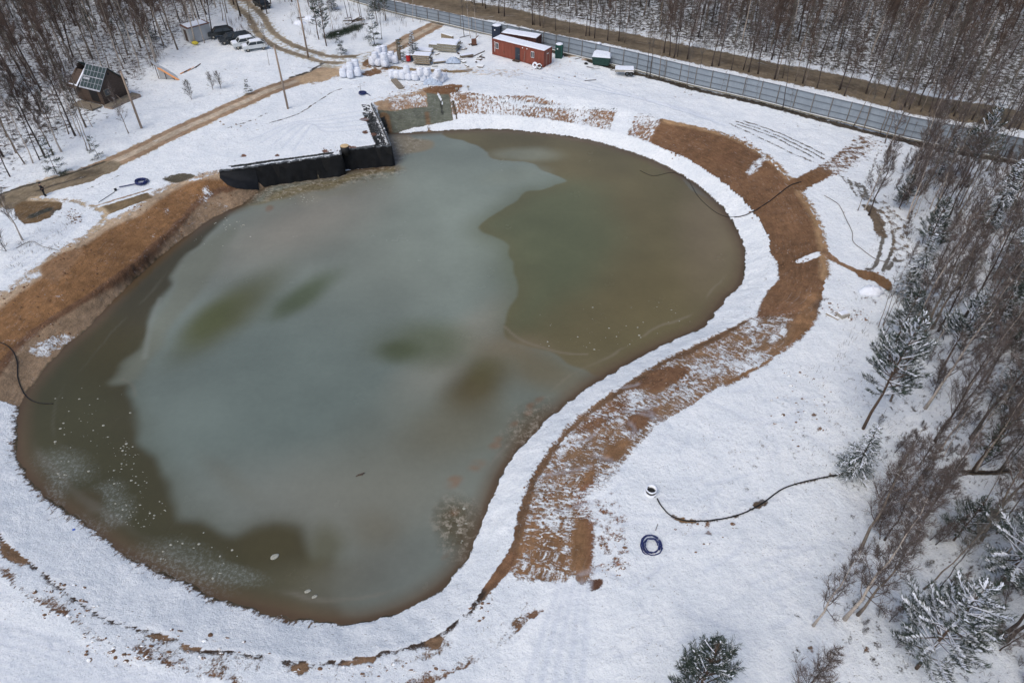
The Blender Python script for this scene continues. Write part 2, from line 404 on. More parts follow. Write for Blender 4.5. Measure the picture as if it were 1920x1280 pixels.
line([(1120,930),(1140,960),(1150,1000),(1150,1050)], 2.6, .40, (130,88,66), 1.6)
line([(1400,600),(1330,640),(1240,682),(1180,720),(1130,755),(1090,785),(1055,820),(1022,865),(998,905),(984,950),(968,1010),(950,1045),(925,1085),(895,1125),(870,1158)], .45, .8, (108, 80, 60), .4, 0, 0, ZR+.1)
poly([(940,1072),(1085,1090),(1130,1095),(1110,1250),(1000,1280),(900,1280),(880,1180),(905,1120)], .10, None, .5)
line([(960,1040),(935,1080),(905,1118),(880,1140),(850,1165)], .7, .95, BR, .4, 0, 0, ZR)
poly([(1107,1085),(1130,1083),(1128,1098),(1112,1102)], .9, (96,66,54), .5)
poly([(858,1150),(878,1165),(850,1190),(838,1205),(846,1180)], .6, BR, .6, z=-1)
# dark line and clods along the near outer edge of the liner
bott = slope*sector([(-200,900),(0,1000),(100,1080),(300,1180),(560,1230),(800,1190),(880,1140),(960,1090),(1000,1300),(-300,1400)], -.8, .6)
put(bott, .25, (112, 86, 68), .7)
edge = np.clip(1.4-dR/.4, 0, 1)*(~iR)*sector([(-200,900),(0,990),(100,1072),(300,1180),(560,1228),(800,1190),(900,1100),(960,1150),(1000,1300),(-300,1400)], -1, .6)
put(edge, .66, (62,50,46), 0)  # ledge shadow and black membrane edge painted as one dark line
put(np.clip(1-np.abs(dR-.9)/.8, 0, 1)*(~iR)*bott*.6, .42, (112,88,72), .3)
put(np.clip(1-dB/.8, 0, 1)*bott*.9, .62, (110,80,62), .2)
for pts in (([(0,1010),(20,1022),(48,1050),(30,1052),(0,1035)]), ([(270,1187),(300,1185),(320,1190),(300,1194)]), ([(335,1205),(365,1204),(372,1212),(345,1214)]), ([(545,1248),(575,1240),(568,1258),(540,1252)]), ([(800,1198),(830,1190),(815,1212)]), ([(640,1240),(690,1226),(700,1234),(660,1242)])):
    poly(pts, .95, (128,98,76), .3, 0, -1.0)
# left bank
lf = (iB & ~iP & ~iW)*sector([(-200,700),(-50,735),(46,742),(50,742),(110,690),(230,590),(330,490),(520,360),(520,330),(430,300),(300,330),(150,430),(-200,560)], -1.2, .5)
put(lf*(~iR), 1.15, (128, 90, 58), .4)
put(lf*iR, 1.15, (140, 114, 94), .15)
put(lf*np.clip(1-np.abs(dR)/.5, 0, 1), .9, (104, 74, 56))
for pts, f in (([(375,358),(398,350),(402,368),(378,384),(365,380)], .55), ([(290,395),(325,392),(330,408),(305,412)], .6), ([(268,445),(300,430),(298,452),(270,452)], .62), ([(45,525),(90,515),(95,535),(48,545)], .38),
               ([(125,620),(200,560),(215,560),(180,595),(135,628)], .58), ([(100,560),(130,550),(120,570)], .45), ([(0,640),(40,600),(55,610),(10,660)], .7), ([(345,415),(380,420),(350,445)], .7), ([(410,370),(430,372),(425,392)], .42)):
    poly(pts, f, None, 2.0, .7, -1.2)
poly([(60,655),(120,625),(150,628),(90,668),(60,672)], .5, None, .8, .3, -2.3)
line([(-40,590),(0,556),(60,515),(100,480),(150,450),(195,420),(250,395),(290,365),(340,338),(412,322)], 1.5, .6, (168,142,122), 1.2, 0, .3)
poly([(80,500),(130,470),(150,470),(100,520)], .95, (130,96,70), .6)
# snow on the lining near the water : combed blades
ring = (iR & ~iW)*1.0*(1-lf > .5)
put(ring, .07, (120,90,70), 1)
put(ring*np.clip(1-dW/1.3, 0, 1)*sector([(-200,700),(50,740),(100,900),(250,1020),(600,1160),(640,1200),(300,1150),(-200,1000)], -2, 1)*.9, .56, (112,84,66), 1)
put(ring*np.clip(1-dR/1.0, 0, 1)*sector([(1350,320),(1500,400),(1470,560),(1300,660),(1100,800),(960,980),(900,1100),(880,1000),(1100,700),(1330,570)], -1.4, 1)*.7, .40, (92,80,72), 1)
put(ring*np.clip(1-dW/.35, 0, 1), .6, (84,70,58), 0)
put((iW)*1.0, 1.2, (74, 66, 52), 0)
# mats of grey matting near the wall
poly([(700,196),(735,184),(775,174),(802,168),(803,198),(711,207)], .78, (160,130,106), .4, 0, -.3, 1)
poly([(735,192),(790,180),(800,196),(740,203)], .56, (150,116,92), .8, .6, -.3)
poly([(709,207),(802,197),(800,171),(840,169),(848,210),(716,227)], 1.3, (98,99,92), .25, 0, -.5, 1)
line([(819,172),(826,185),(829,190)], .4, .1, None, .2, z=-.3); line([(826,187),(829,205)], .18, 1, (40,40,38), .2, z=-.5)
line([(849,190),(856,210)], .25, 1, (70,64,56), .2, z=-.6)
line([(801,222),(806,248)], .4, .8, (110,88,70), .5, z=-2)
line([(722,228),(729,254)], 1.2, .9, (116,88,64), .5, z=-1.9)
poly([(790,165),(845,158),(870,150),(872,160),(850,172),(800,172)], .85, (118,82,56), .8)
poly([(740,148),(800,156),(790,168),(760,178),(700,190),(690,184),(745,168)], .35, (170,140,116), 1.5)
# roads and tracks
RD = [(-60,398),(20,368),(80,346),(140,328),(200,308),(300,264),(400,219),(500,173),(560,150),(600,134),(640,119),(690,104),(740,88),(780,64),(826,40)]
line(RD, 4.4, .34, (186,168,152), 1.4, s=0)
line(RD, 3.2, .78, (176,156,142), .9)
line(RD[3:], .75, 1.0, (146,118,98), .5, 1.1)
line([(20,372),(80,350),(140,334),(200,313)], 3.2, 1.2, (126,110,94), .6)
poly([(15,372),(120,333),(180,326),(170,340),(100,356),(20,392)], 1.2, (124,108,92), .4)
poly([(140,326),(175,318),(195,322),(150,334)], 1.1, (104,90,76), .4)
line([(-60,388),(15,358),(75,340),(105,332),(150,318),(195,303)], .35, .8, (76,68,60), .25)
line([(620,113),(660,118),(640,128),(590,145)], 4.5, .85, (170,142,118), 2)
UR = [(425,-30),(450,6),(478,30),(498,62),(530,84),(575,100),(625,110),(690,106)]
line(UR, 6.0, .45, (176,164,152), 2)
line(UR, .9, 1.0, (132,116,102), .6, 1.3)
line([(430,-10),(470,-4),(520,-20)], 5, .7, (150,124,106), 2)
line([(660,122),(710,126),(770,134),(850,132),(960,138)], 4.0, .42, (200,180,166), 2)
line([(735,124),(770,128),(850,133),(880,131)], 1.0, 1.0, (130,108,84), .6)
line([(690,136),(705,132)], 2.2, .75, (116,84,62), .8); poly([(680,118),(700,104),(702,120),(690,124)], .9, (118,86,62), .6)
line([(850,150),(900,160),(1000,172),(1100,190),(1200,206)], 2.5, .06, None, 1)
BRD = [(700,-28),(780,-4),(860,14),(960,31),(1100,62),(1250,90),(1440,131),(1600,165),(1750,201),(1920,228),(2100,258),(2400,300)]
line(BRD, 10, .3, (160,146,134), 3)
line(BRD, 7.0, 1.1, (112,97,83), 1.4); line(BRD, 1.4, 1.2, (98,84,72), 1.2)
line([(700,-4),(800,22),(900,46),(1000,68),(1200,108),(1400,150)], 2.0, .4, (140,112,92), 2)
FENCE_B = [(640,-4),(740,24),(825,43),(900,61),(960,75),(1055,99),(1142,120),(1185,130),(1285,157),(1385,180),(1440,193),(1512,212),(1615,237),(1690,257),(1785,277),(1897,300),(1960,315),(2060,338)]
line([(x, y+4) for x, y in FENCE_B[4:]], 1.2, .85, (66,58,52), .6)
line([(1380,226),(1440,246),(1500,274),(1545,298)], .25, .9, (92,86,84), .25); line([(1380,226),(1440,246),(1500,274),(1545,298)], .25, .9, (92,86,84), .25, .9)
line([(1365,230),(1425,258),(1480,285),(1530,306)], .3, .7, (100,90,86), .3)
line([(1495,347),(1530,330),(1570,308),(1600,282)], 2.2, 1.1, (112,80,56), .9)
line([(1560,315),(1600,290),(1618,262)], 3, .5, (112,84,66), 1.5)
for pts in ([(1620,385),(1640,410),(1655,435),(1650,470),(1640,500),(1625,505)], [(1640,378),(1665,400),(1682,430),(1685,470),(1665,505)], [(1655,380),(1685,410),(1698,440),(1700,480),(1682,490)], [(1650,395),(1670,420),(1675,460),(1655,508)]):
    line(pts, .36, .85, (104,98,96), .25)
line([(1655,385),(1675,410),(1690,445),(1690,480)], 1.6, .42, (112,96,84), .6)
line([(1630,390),(1645,415),(1652,440)], 1.3, .8, (104,88,76), .5)
for k in range(7): line([(1575+k*7,330+k*3),(1610+k*6,372+k*2)], .22, .7, (104,98,96), .2)
line([(1548,470),(1565,488),(1600,506),(1625,513)], .7, .9, (134,100,76), .4)
poly([(1606,508),(1640,512),(1672,530),(1665,545),(1640,528),(1615,522)], 1.05, (116,84,58), .5)
poly([(1600,545),(1660,548),(1640,580),(1610,570)], .32, (110,80,66), 1.2); poly([(1540,565),(1600,560),(1610,600),(1550,600)], .25, (90,70,60), 1.5)
# near hole, strip and path on the left
poly([(28,392),(45,378),(95,372),(115,380),(108,398),(85,410),(60,418),(40,415)], 1.15, (112,88,64), .5)
line([(60,404),(90,392)], .8, 1.2, (66,64,60), .5)
poly([(182,390),(275,361),(285,370),(200,403)], 1.2, (114,94,72), .3, z=0, n=1)
line([(175,387),(230,370),(285,354)], .25, 1, (150,126,108), .2)
line([(60,372),(110,372),(150,380),(185,392),(195,410),(175,430)], .8, .6, (176,152,130), .6)
poly([(100,395),(145,392),(165,405),(140,425),(110,415)], .3, (90,80,74), 1)
poly([(305,335),(340,325),(365,330),(330,342)], .8, (84,76,66), .5)
line([(70,357),(112,343),(160,330)], .2, .5, (80,70,64), .3)
# rubble behind the wall, dirt patches on the plateau
line([(646,290),(700,282),(727,276),(718,252),(706,222),(695,200)], 1.3, 1.2, (40,42,44), .3, .9)
line([(418,318),(520,304),(640,288)], .6, .9, (46,48,50), .25, .5)
for x, y, r in ((683,224,8),(685,248,7),(700,252,5),(610,283,7),(520,292,5),(457,292,6),(650,275,9),(662,277,7)):
    poly([(x-r,y),(x,y-r*.5),(x+r,y),(x,y+r*.5)], .8, (110,76,64), .3)
line([(412,248),(440,238),(470,228),(500,214)], .5, .45, (80,72,66), .4); line([(500,232),(560,212),(620,172),(640,165)], .2, .8, (70,66,64), .2)
line([(160,355),(200,338),(240,322)], .4, .45, (80,74,70), .3)
line([(545,145),(575,135),(605,116)], .5, .75, (70,64,60), .3)
line([(700,120),(720,126)], 2, .6, (120,90,66), 1)
line([(1030,128),(1050,118),(1080,112)], 2.5, .3, (190,160,140), 1.5)
line([(940,185),(1080,196),(1180,206),(1230,218)], .5, .36, (96,100,108), .5)
# trench of the buried cable
TR = [(1232,935),(1240,950),(1257,968),(1290,978),(1340,977),(1390,965),(1430,943),(1470,915),(1520,901),(1580,888)]
line(TR[2:], .16, .7, (82,68,60), .2); line([(1262,968),(1275,975),(1300,979)], .32, .9, (112,86,60), .2); line([(1420,948),(1434,940)], .6, 1, (96,74,60), .2)
line([(1805,884),(1870,885),(1930,874)], .4, .9, (82,70,62), .25)
for x, y in ((1525,780),(1535,805),(1510,845),(1325,985),(1328,1000),(1520,1218),(1622,1220)): poly([(x-6,y),(x,y-4),(x+6,y),(x,y+4)], .75, (120,92,76), .3)
poly([(1480,810),(1520,830),(1540,870),(1500,880)], .17, (90,80,74), 2); poly([(1350,880),(1450,900),(1470,930),(1400,930)], .14, (90,80,74), 2)

# wheel grooves pressed into the snow, and patches of thin snow
PACK = np.zeros(GX.shape)
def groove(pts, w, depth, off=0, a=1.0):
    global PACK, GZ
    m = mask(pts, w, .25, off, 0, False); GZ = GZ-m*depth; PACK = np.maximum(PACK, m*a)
for k in range(9):
    o_ = k*17; groove([(-30, 1150+o_), (80, 1178+o_+k*2), (200, 1226+o_), (330, 1262+o_), (470, 1290+o_)], .32, .07, 0, .5+.05*(k % 3))
for k in range(5): groove([(985+k*26, 1290), (1010+k*22, 1200), (1035+k*16, 1130), (1050+k*14, 1085)], .4, .05, 0, .6)
for k in range(6): groove([(860+k*40, 128+k*2), (1000+k*30, 150+k*3), (1150+k*20, 172+k*5), (1300+k*12, 205+k*6)], .35, .05, 0, .7)
for k in range(5): groove([(470+k*20, 262+k*5), (540+k*12, 232), (610, 218+k*7), (690, 205+k*9)], .35, .05, 0, .6)
for k in range(4): groove([(20, 480+k*12), (90, 440+k*9), (160, 402+k*4)], .3, .05, 0, .5)
rs_ = random.Random(4)
for k in range(60):
    x, y = rs_.uniform(1100, 1560), rs_.uniform(700, 1270); a_ = rs_.uniform(0, 3.1); l_ = rs_.uniform(30, 110)
    groove([(x, y), (x+l_*.5*math.cos(a_)+8, y+l_*.5*math.sin(a_)*.6), (x+l_*math.cos(a_), y+l_*math.sin(a_)*.6)], .28, .05, 0, .5)
pat = slope*(F > .3)*(F < .75); F = F+pat*(vnoise(GX, GY, 2.6, 33)*.24+vnoise(GX, GY, 1.1, 34)*.16-.02)
land = (~iB)*(1-np.clip(F-.1, 0, .2)/.2)
F = F+land*(np.clip(vnoise(GX, GY, 9, 31)+.05, 0, .5)*.22+np.clip(vnoise(GX, GY, 3, 32), 0, .5)*.12)
idx = np.arange(len(GX)).reshape(shp)
Q = np.stack([idx[:-1, :-1], idx[:-1, 1:], idx[1:, 1:], idx[1:, :-1]], -1).reshape(-1, 4)
gme = np_mesh('ground', np.stack([GX, GY, GZ], 1), Q); smooth(gme)
for nm, arr in (('f', F), ('s', S), ('pack', PACK)):
    a = gme.attributes.new(nm, 'FLOAT', 'POINT'); a.data.foreach_set('value', arr.astype(np.float32))
a = gme.attributes.new('soil', 'FLOAT_COLOR', 'POINT'); a.data.foreach_set('color', np.concatenate([SOIL, np.ones((len(GX), 1))], 1).astype(np.float32).ravel())
a = gme.attributes.new('ringco', 'FLOAT_VECTOR', 'POINT'); a.data.foreach_set('vector', np.stack([arcW, np.where(iW, -dW, dW), np.zeros(len(GX))], 1).astype(np.float32).ravel())
m, nt, p = mat_new('snowy_ground')
co = coord(nt); rc = attr(nt, 'ringco', 'Vector')
n1 = noise(nt, co, 1.3, 7, .68); n1 = mapr(nt, n1, .27, .73)
n2 = noise(nt, mapping(nt, rc, (3.6, 1.5, 1)), 1.0, 5, .66); n2 = mapr(nt, n2, .27, .73)
mx = nd(nt, 'ShaderNodeMix', data_type='FLOAT'); nt.links.new(attr(nt, 's'), mx.inputs[0]); nt.links.new(n1, mx.inputs[2]); nt.links.new(n2, mx.inputs[3]); N = mx.outputs[0]
n3 = noise(nt, co, 7.5, 3, .6); N = mathn(nt, 'ADD', mathn(nt, 'MULTIPLY', N, .78), mathn(nt, 'MULTIPLY', mapr(nt, n3, .3, .7), .22))
f = attr(nt, 'f')
mud = mapr(nt, N, mathn(nt, 'SUBTRACT', f, .10), mathn(nt, 'ADD', f, .08), 1, 0)
sn = mixc(nt, mapr(nt, noise(nt, co, .35, 5, .6), .35, .65), SNOW_A, SNOW_B)
sn = mixc(nt, mapr(nt, noise(nt, mapping(nt, co, (1, 1.5, 1)), 2.4, 7, .75), .47, .68, 0, .55), sn, (.60, .64, .71))  # mottled blue shadows of the trodden snow put into its colour
sn = mixc(nt, mapr(nt, noise(nt, mapping(nt, co, (1.3, 1, 1)), 5.0, 5, .7), .52, .68, 0, .5), sn, (.55, .595, .67))  # finer mottling, the same snow shadows painted once more
hs_ = nd(nt, 'ShaderNodeHueSaturation'); hs_.inputs['Saturation'].default_value = .92; hs_.inputs['Value'].default_value = .88; nt.links.new(mixc(nt, 1.0, attr(nt, 'soil', 'Color'), (.95, 1.0, .90), 'MULTIPLY'), hs_.inputs['Color']); so = hs_.outputs[0]
k1 = nd(nt, 'ShaderNodeVectorMath', operation='SCALE'); nt.links.new(so, k1.inputs[0])
kk = mathn(nt, 'MULTIPLY', mathn(nt, 'MULTIPLY', mapr(nt, noise(nt, co, .9, 9, .75), .3, .7, .66, 1.34), mapr(nt, noise(nt, co, .13, 4, .6), .3, .7, .72, 1.2)), mapr(nt, noise(nt, mapping(nt, rc, (.5, 2.2, 1)), 1.4, 6, .75), .3, .7, .72, 1.25))
nt.links.new(kk, k1.inputs['Scale'])
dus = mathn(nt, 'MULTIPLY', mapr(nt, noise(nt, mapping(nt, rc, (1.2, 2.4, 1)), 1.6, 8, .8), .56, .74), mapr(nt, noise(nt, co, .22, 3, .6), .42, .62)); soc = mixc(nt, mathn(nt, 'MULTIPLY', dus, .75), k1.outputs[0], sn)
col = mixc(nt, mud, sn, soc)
spk = mathn(nt, 'MULTIPLY', mapr(nt, noise(nt, mapping(nt, co, (1, 1.7, 1)), 4.2, 3, .55), .655, .70), mapr(nt, noise(nt, co, .16, 4, .6), .42, .58)); col = mixc(nt, mathn(nt, 'MULTIPLY', spk, .75), col, (.20, .175, .155))
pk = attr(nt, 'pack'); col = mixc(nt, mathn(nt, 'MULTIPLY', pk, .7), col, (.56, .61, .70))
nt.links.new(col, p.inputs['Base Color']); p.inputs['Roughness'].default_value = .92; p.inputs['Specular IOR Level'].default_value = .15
sn = mixc(nt, 0, sn, sn)
hb = mathn(nt, 'ADD', mathn(nt, 'MULTIPLY', noise(nt, co, 2.0, 8, .72), .9), mathn(nt, 'MULTIPLY', mathn(nt, 'SUBTRACT', 1.0, mud), .25))
nt.links.new(bump(nt, hb, .24, .85), p.inputs['Normal'])
ground = link('ground', gme, m); tag(ground, kind='structure')

# ------------------------------------------------------------------ pond: thin ice over murky water
wx = np.arange(Wc[:, 0].min()-2, Wc[:, 0].max()+2, .2); wy = np.arange(Wc[:, 1].min()-2, Wc[:, 1].max()+2, .2)
WX, WY = np.meshgrid(wx, wy); ws = WX.shape; WX = WX.ravel(); WY = WY.ravel()
wd, _, win = seg_dist(WX, WY, Wc, True)
COL = np.tile(np.array(C(99, 111, 111)), (len(WX), 1)); FR = np.zeros(len(WX)); MO = np.zeros(len(WX))
warpx = vnoise(WX, WY, 6, 21)*2.6+vnoise(WX, WY, 2, 22)*.9+vnoise(WX, WY, .8, 25)*.12; warpy = vnoise(WX, WY, 6, 23)*2.6+vnoise(WX, WY, 2, 24)*.9+vnoise(WX, WY, .8, 26)*.12
WXw, WYw = WX+warpx, WY+warpy
def wput(m, col, a=1.0):
    global COL
    m = (m*m*(3-2*m)*a)[:, None]; COL = COL*(1-m)+np.array(C(*col))*m
def wpoly(pts, col, fe=1.5, a=1.0, n=4): wput(mask(pts, 0, fe, 0, ZW, True, n, WXw, WYw), col, a)
def ell(px, py, rx, ry, rot=0, soft=.8):
    c = G(px, py, ZW); ux = (G(px+1, py, ZW)-c); uy = (G(px, py-1, ZW)-c)
    # image axes expressed on the water plane
    A = np.array([[ux.x, uy.x], [ux.y, uy.y]]); Ai = np.linalg.inv(A)
    dx = WX+warpx*.4-c.x; dy = WY+warpy*.4-c.y
    u = Ai[0, 0]*dx+Ai[0, 1]*dy; v = Ai[1, 0]*dx+Ai[1, 1]*dy
    cr, sr = math.cos(R(rot)), math.sin(R(rot)); a = (u*cr+v*sr)/rx; b = (-u*sr+v*cr)/ry
    return np.clip((1+soft-np.sqrt(a*a+b*b)*(1))/(2*soft), 0, 1)
wput(ell(640, 420, 330, 150, 15, .9), (112, 120, 118), .9)
wput(ell(900, 400, 160, 120, 0, .9), (118, 130, 128), .8)
wput(ell(560, 420, 160, 50, 25, .9), (118, 116, 112), .7)
wput(ell(500, 720, 240, 200, 0, .9), (94, 107, 108), .9)
wput(ell(880, 640, 120, 40, 40, .9), (120, 121, 116), .8)
wput(ell(620, 950, 260, 90, 0, .9), (103, 107, 106), .8)
wput(ell(780, 860, 200, 100, 30, .9), (100, 103, 98), .7)
# murky left and lower margin
wpoly([(470,375),(420,410),(375,450),(340,485),(300,540),(270,600),(266,655),(228,712),(270,704),(262,760),(262,840),(290,900),(335,955),(390,1000),(440,1012),(500,985),(540,1000),(560,1050),(600,1060),(640,1180),(300,1180),(0,1000),(-20,760),(120,630),(300,450),(420,370)], (62,60,48), 1.1)
wpoly([(262,640),(250,740),(262,850),(330,960),(440,1040),(560,1100),(640,1180),(300,1160),(60,920),(30,780),(100,680)], (62,63,48), 6, .8)
wput(ell(200, 650, 60, 60, 0, .8), (66,62,42), .6)
# strip of milky ice reaching the left point
wpoly([(228,711),(262,668),(275,610),(300,560),(345,480),(430,425),(400,500),(330,590),(292,680),(266,700)], (100,106,100), 1.6, .75)
# upper right murky area
wpoly([(820,250),(900,240),(1050,250),(1250,310),(1400,450),(1400,560),(1300,640),(1180,690),(1110,690),(1040,662),(965,640),(942,610),(950,575),(974,530),(976,490),(962,455),(912,428),(903,414),(960,376),(1020,350),(1055,335),(1000,312),(930,305),(900,280)], (92,88,68), .45)
wpoly([(905,416),(960,378),(1060,340),(1130,370),(1140,470),(1080,560),(1000,600),(950,600),(975,530),(976,490),(960,455)], (86,92,74), 8, .9)
wput(ell(1040, 460, 110, 90, 0, .9), (84,92,74), .5)
wput(ell(985, 290, 60, 14, 0, .6), (116,122,114), .8); wput(ell(960, 330, 60, 14, 8, .6), (114,124,120), .8)
wput(ell(1060, 265, 170, 14, -6, .8), (84,80,62), .6)  # darker reflections near the far shore painted into the ice colour
wput(ell(1230, 560, 110, 60, 20, .8), (92,86,64), .6); wput(ell(1330, 430, 50, 110, 0, .8), (106,98,86), .6)
wpoly([(940,610),(960,640),(1040,665),(1120,668),(1160,690),(1060,750),(1000,740),(930,690)], (98,94,80), 5, .6)
# soft green and brown holes
for a in ((438,582,105,34,38,(78,82,64),.95),(400,600,60,26,38,(70,76,52),.8),(575,552,62,20,32,(76,86,72),.95),(555,565,36,14,35,(70,80,66),.6),(800,640,86,38,0,(82,90,76),.85),(748,655,34,20,0,(66,74,54),.7),
          (885,722,56,40,25,(74,68,48),.95),(905,690,36,30,40,(82,80,58),.7),(860,790,90,50,20,(96,94,80),.5),(600,1030,30,45,-10,(78,78,62),.7),(500,1020,60,40,20,(66,64,48),.8),(650,1085,70,30,0,(84,82,70),.7),(560,1100,90,40,0,(80,80,68),.7),(700,1010,50,50,0,(92,90,80),.5),(960,650,60,24,0,(104,98,84),.7),(1000,690,70,30,0,(92,88,72),.6)):
    wput(ell(a[0], a[1], a[2], a[3], a[4], .75), a[5], a[6])
wput(ell(730, 1080, 120, 50, 10, .8), (98,104,104), .7)
wput(ell(430, 900, 60, 20, -40, .8), (96,100,96), .4)
# debris at the wall and right lower shore, rusty algae
wpoly([(520,346),(620,334),(735,312),(745,322),(640,345),(560,360),(500,368),(470,380)], (106,100,80), 1.2, .85); MO += mask([(500,350),(620,334),(735,312),(750,325),(640,348),(560,365),(470,380)], 0, 1.5, 0, ZW, True, 4, WX, WY)
wpoly([(728,262),(790,258),(800,275),(760,290),(735,306)], (122,114,98), 1.2, .8); MO += mask([(728,262),(790,258),(790,275),(735,306)], 0, 1.5, 0, ZW, True, 4, WX, WY)*.6
wpoly([(545,362),(585,356),(590,374),(550,380)], (120,122,118), 1, .7)
wput(ell(862, 990, 34, 50, 10, .6), (72,66,50), .8); MO += ell(862, 990, 34, 50, 10, .6)
wput(ell(985, 800, 30, 50, -40, .6), (86,80,68), .7); MO += ell(985, 800, 30, 50, -40, .6)*.7
for x, y, r in ((925,836,12),(932,820,9),(893,876,16),(1004,748,9),(990,758,8),(985,770,8),(860,965,12),(850,905,14),(842,1052,7),(955,790,9),(500,388,8)):
    wput(ell(x, y, r, r*.7, 30, .5)*np.clip(vnoise(WX, WY, .5, x)+.75, 0, 1), (112,84,66), .5)
# frost patches
for a in ((330,1065,90,40,-15),(120,868,48,26,-10),(200,925,30,20,0),(105,920,20,30,0),(225,960,30,18,30),(440,1085,50,16,-10),(180,990,40,14,-40)):
    FR += ell(*a, .6)*.9
wput(ell(165, 935, 32, 22, 0, .5), (68,64,50), .9); FR *= 1-ell(165, 935, 30, 20, 0, .4); FR *= 1-ell(250, 1000, 22, 16, 0, .4)
wput(np.clip(FR, 0, 1), (82,86,80), .8)
# shallow brown margin
wput(np.clip(1-wd/1.9, 0, 1), (84,72,60), .8); wput(np.clip(1-wd/.6, 0, 1), (72,60,50), .8)
COL = COL*np.array([.95, .885, .765])[None, :]*(1+vnoise(WX, WY, 7, 51)*.22+vnoise(WX, WY, 2.5, 52)*.09)[:, None]
def rimline(d0, w, sect, col, a):
    n_ = vnoise(WX, WY, 5, 61)*1.1+vnoise(WX, WY, 1.2, 62)*.35; m_ = np.exp(-((wd-d0-n_)/w)**2)*mask(sect, 0, 2, 0, ZW, True, 2, WX, WY)*win
    wput(m_*np.clip(vnoise(WX, WY, 2.5, 63)*2+.7, 0, 1), col, a)
rimline(2.0, .16, [(1400,500),(1420,560),(1200,700),(1000,760),(960,640),(1200,600)], (116,108,94), .45)
rimline(1.5, .18, [(1000,780),(1030,800),(920,1000),(880,1090),(700,1190),(500,1180),(560,1080),(800,1040),(880,880)], (106,102,92), .45)
rimline(3.2, .14, [(0,700),(300,420),(420,380),(300,600),(60,900)], (80,78,66), .4)
rimline(1.6, .4, [(300,1190),(60,960),(20,850),(120,850),(340,1050),(640,1120),(640,1190)], (88,84,74), .5)
wput(mask([(229,711),(248,722),(254,742)], .22, .2, 0, ZW, False, 4, WX, WY), (100,98,86), .5)
wput(mask([(946,612),(975,636),(1020,652),(1060,662),(1100,664)], .25, .2, 0, ZW, False, 4, WX, WY), (114,106,92), .5)
wput(mask([(300,560),(282,610),(272,670)], .5, .5, 0, ZW, False, 4, WX, WY), (112,116,108), .5)
keep = (win | (wd < 1.3)).reshape(ws); widx = np.arange(len(WX)).reshape(ws)
kq = keep[:-1, :-1] & keep[:-1, 1:] & keep[1:, 1:] & keep[1:, :-1]
WQ = np.stack([widx[:-1, :-1][kq], widx[:-1, 1:][kq], widx[1:, 1:][kq], widx[1:, :-1][kq]], -1)
used = np.unique(WQ); remap = np.full(len(WX), -1); remap[used] = np.arange(len(used))
wme = np_mesh('pond', np.stack([WX[used], WY[used], np.full(len(used), ZW)], 1), remap[WQ]); smooth(wme)
a = wme.attributes.new('icecol', 'FLOAT_COLOR', 'POINT'); a.data.foreach_set('color', np.concatenate([COL[used], np.ones((len(used), 1))], 1).astype(np.float32).ravel())
a = wme.attributes.new('frost', 'FLOAT', 'POINT'); a.data.foreach_set('value', np.clip(FR[used], 0, 1).astype(np.float32))
a = wme.attributes.new('mottle', 'FLOAT', 'POINT'); a.data.foreach_set('value', np.clip(MO[used], 0, 1).astype(np.float32))
m, nt, p = mat_new('pond_ice'); co = coord(nt)
c0 = attr(nt, 'icecol', 'Color'); sc1 = nd(nt, 'ShaderNodeVectorMath', operation='SCALE'); nt.links.new(c0, sc1.inputs[0])
nt.links.new(mathn(nt, 'MULTIPLY', mapr(nt, noise(nt, co, .12, 5, .6), .3, .7, .93, 1.07), mapr(nt, noise(nt, co, 1.5, 6, .7), .3, .7, .96, 1.04)), sc1.inputs['Scale'])
fz = mapr(nt, noise(nt, co, 3.5, 6, .8), .48, .62); fr = mathn(nt, 'MULTIPLY', attr(nt, 'frost'), fz)
c1 = mixc(nt, mathn(nt, 'MULTIPLY', fr, .38), sc1.outputs[0], C(140, 146, 144))
mo = mathn(nt, 'MULTIPLY', attr(nt, 'mottle'), mapr(nt, noise(nt, co, 1.6, 7, .8), .5, .6))
c1 = mixc(nt, mathn(nt, 'MULTIPLY', mo, .6), c1, C(160, 152, 138))
mo2 = mathn(nt, 'MULTIPLY', attr(nt, 'mottle'), mapr(nt, noise(nt, mapping(nt, co, (1, 1.2, 1)), 1.1, 6, .8), .5, .44))
c1 = mixc(nt, mathn(nt, 'MULTIPLY', mo2, .55), c1, C(64, 56, 40))
nt.links.new(c1, p.inputs['Base Color']); p.inputs['IOR'].default_value = 1.31
nt.links.new(mapr(nt, noise(nt, co, .25, 4, .6), .3, .7, .10, .28), p.inputs['Roughness'])
nt.links.new(bump(nt, noise(nt, co, .9, 3, .5), .02, .25), p.inputs['Normal'])
pond = link('water', wme, m); tag(pond, kind='structure')

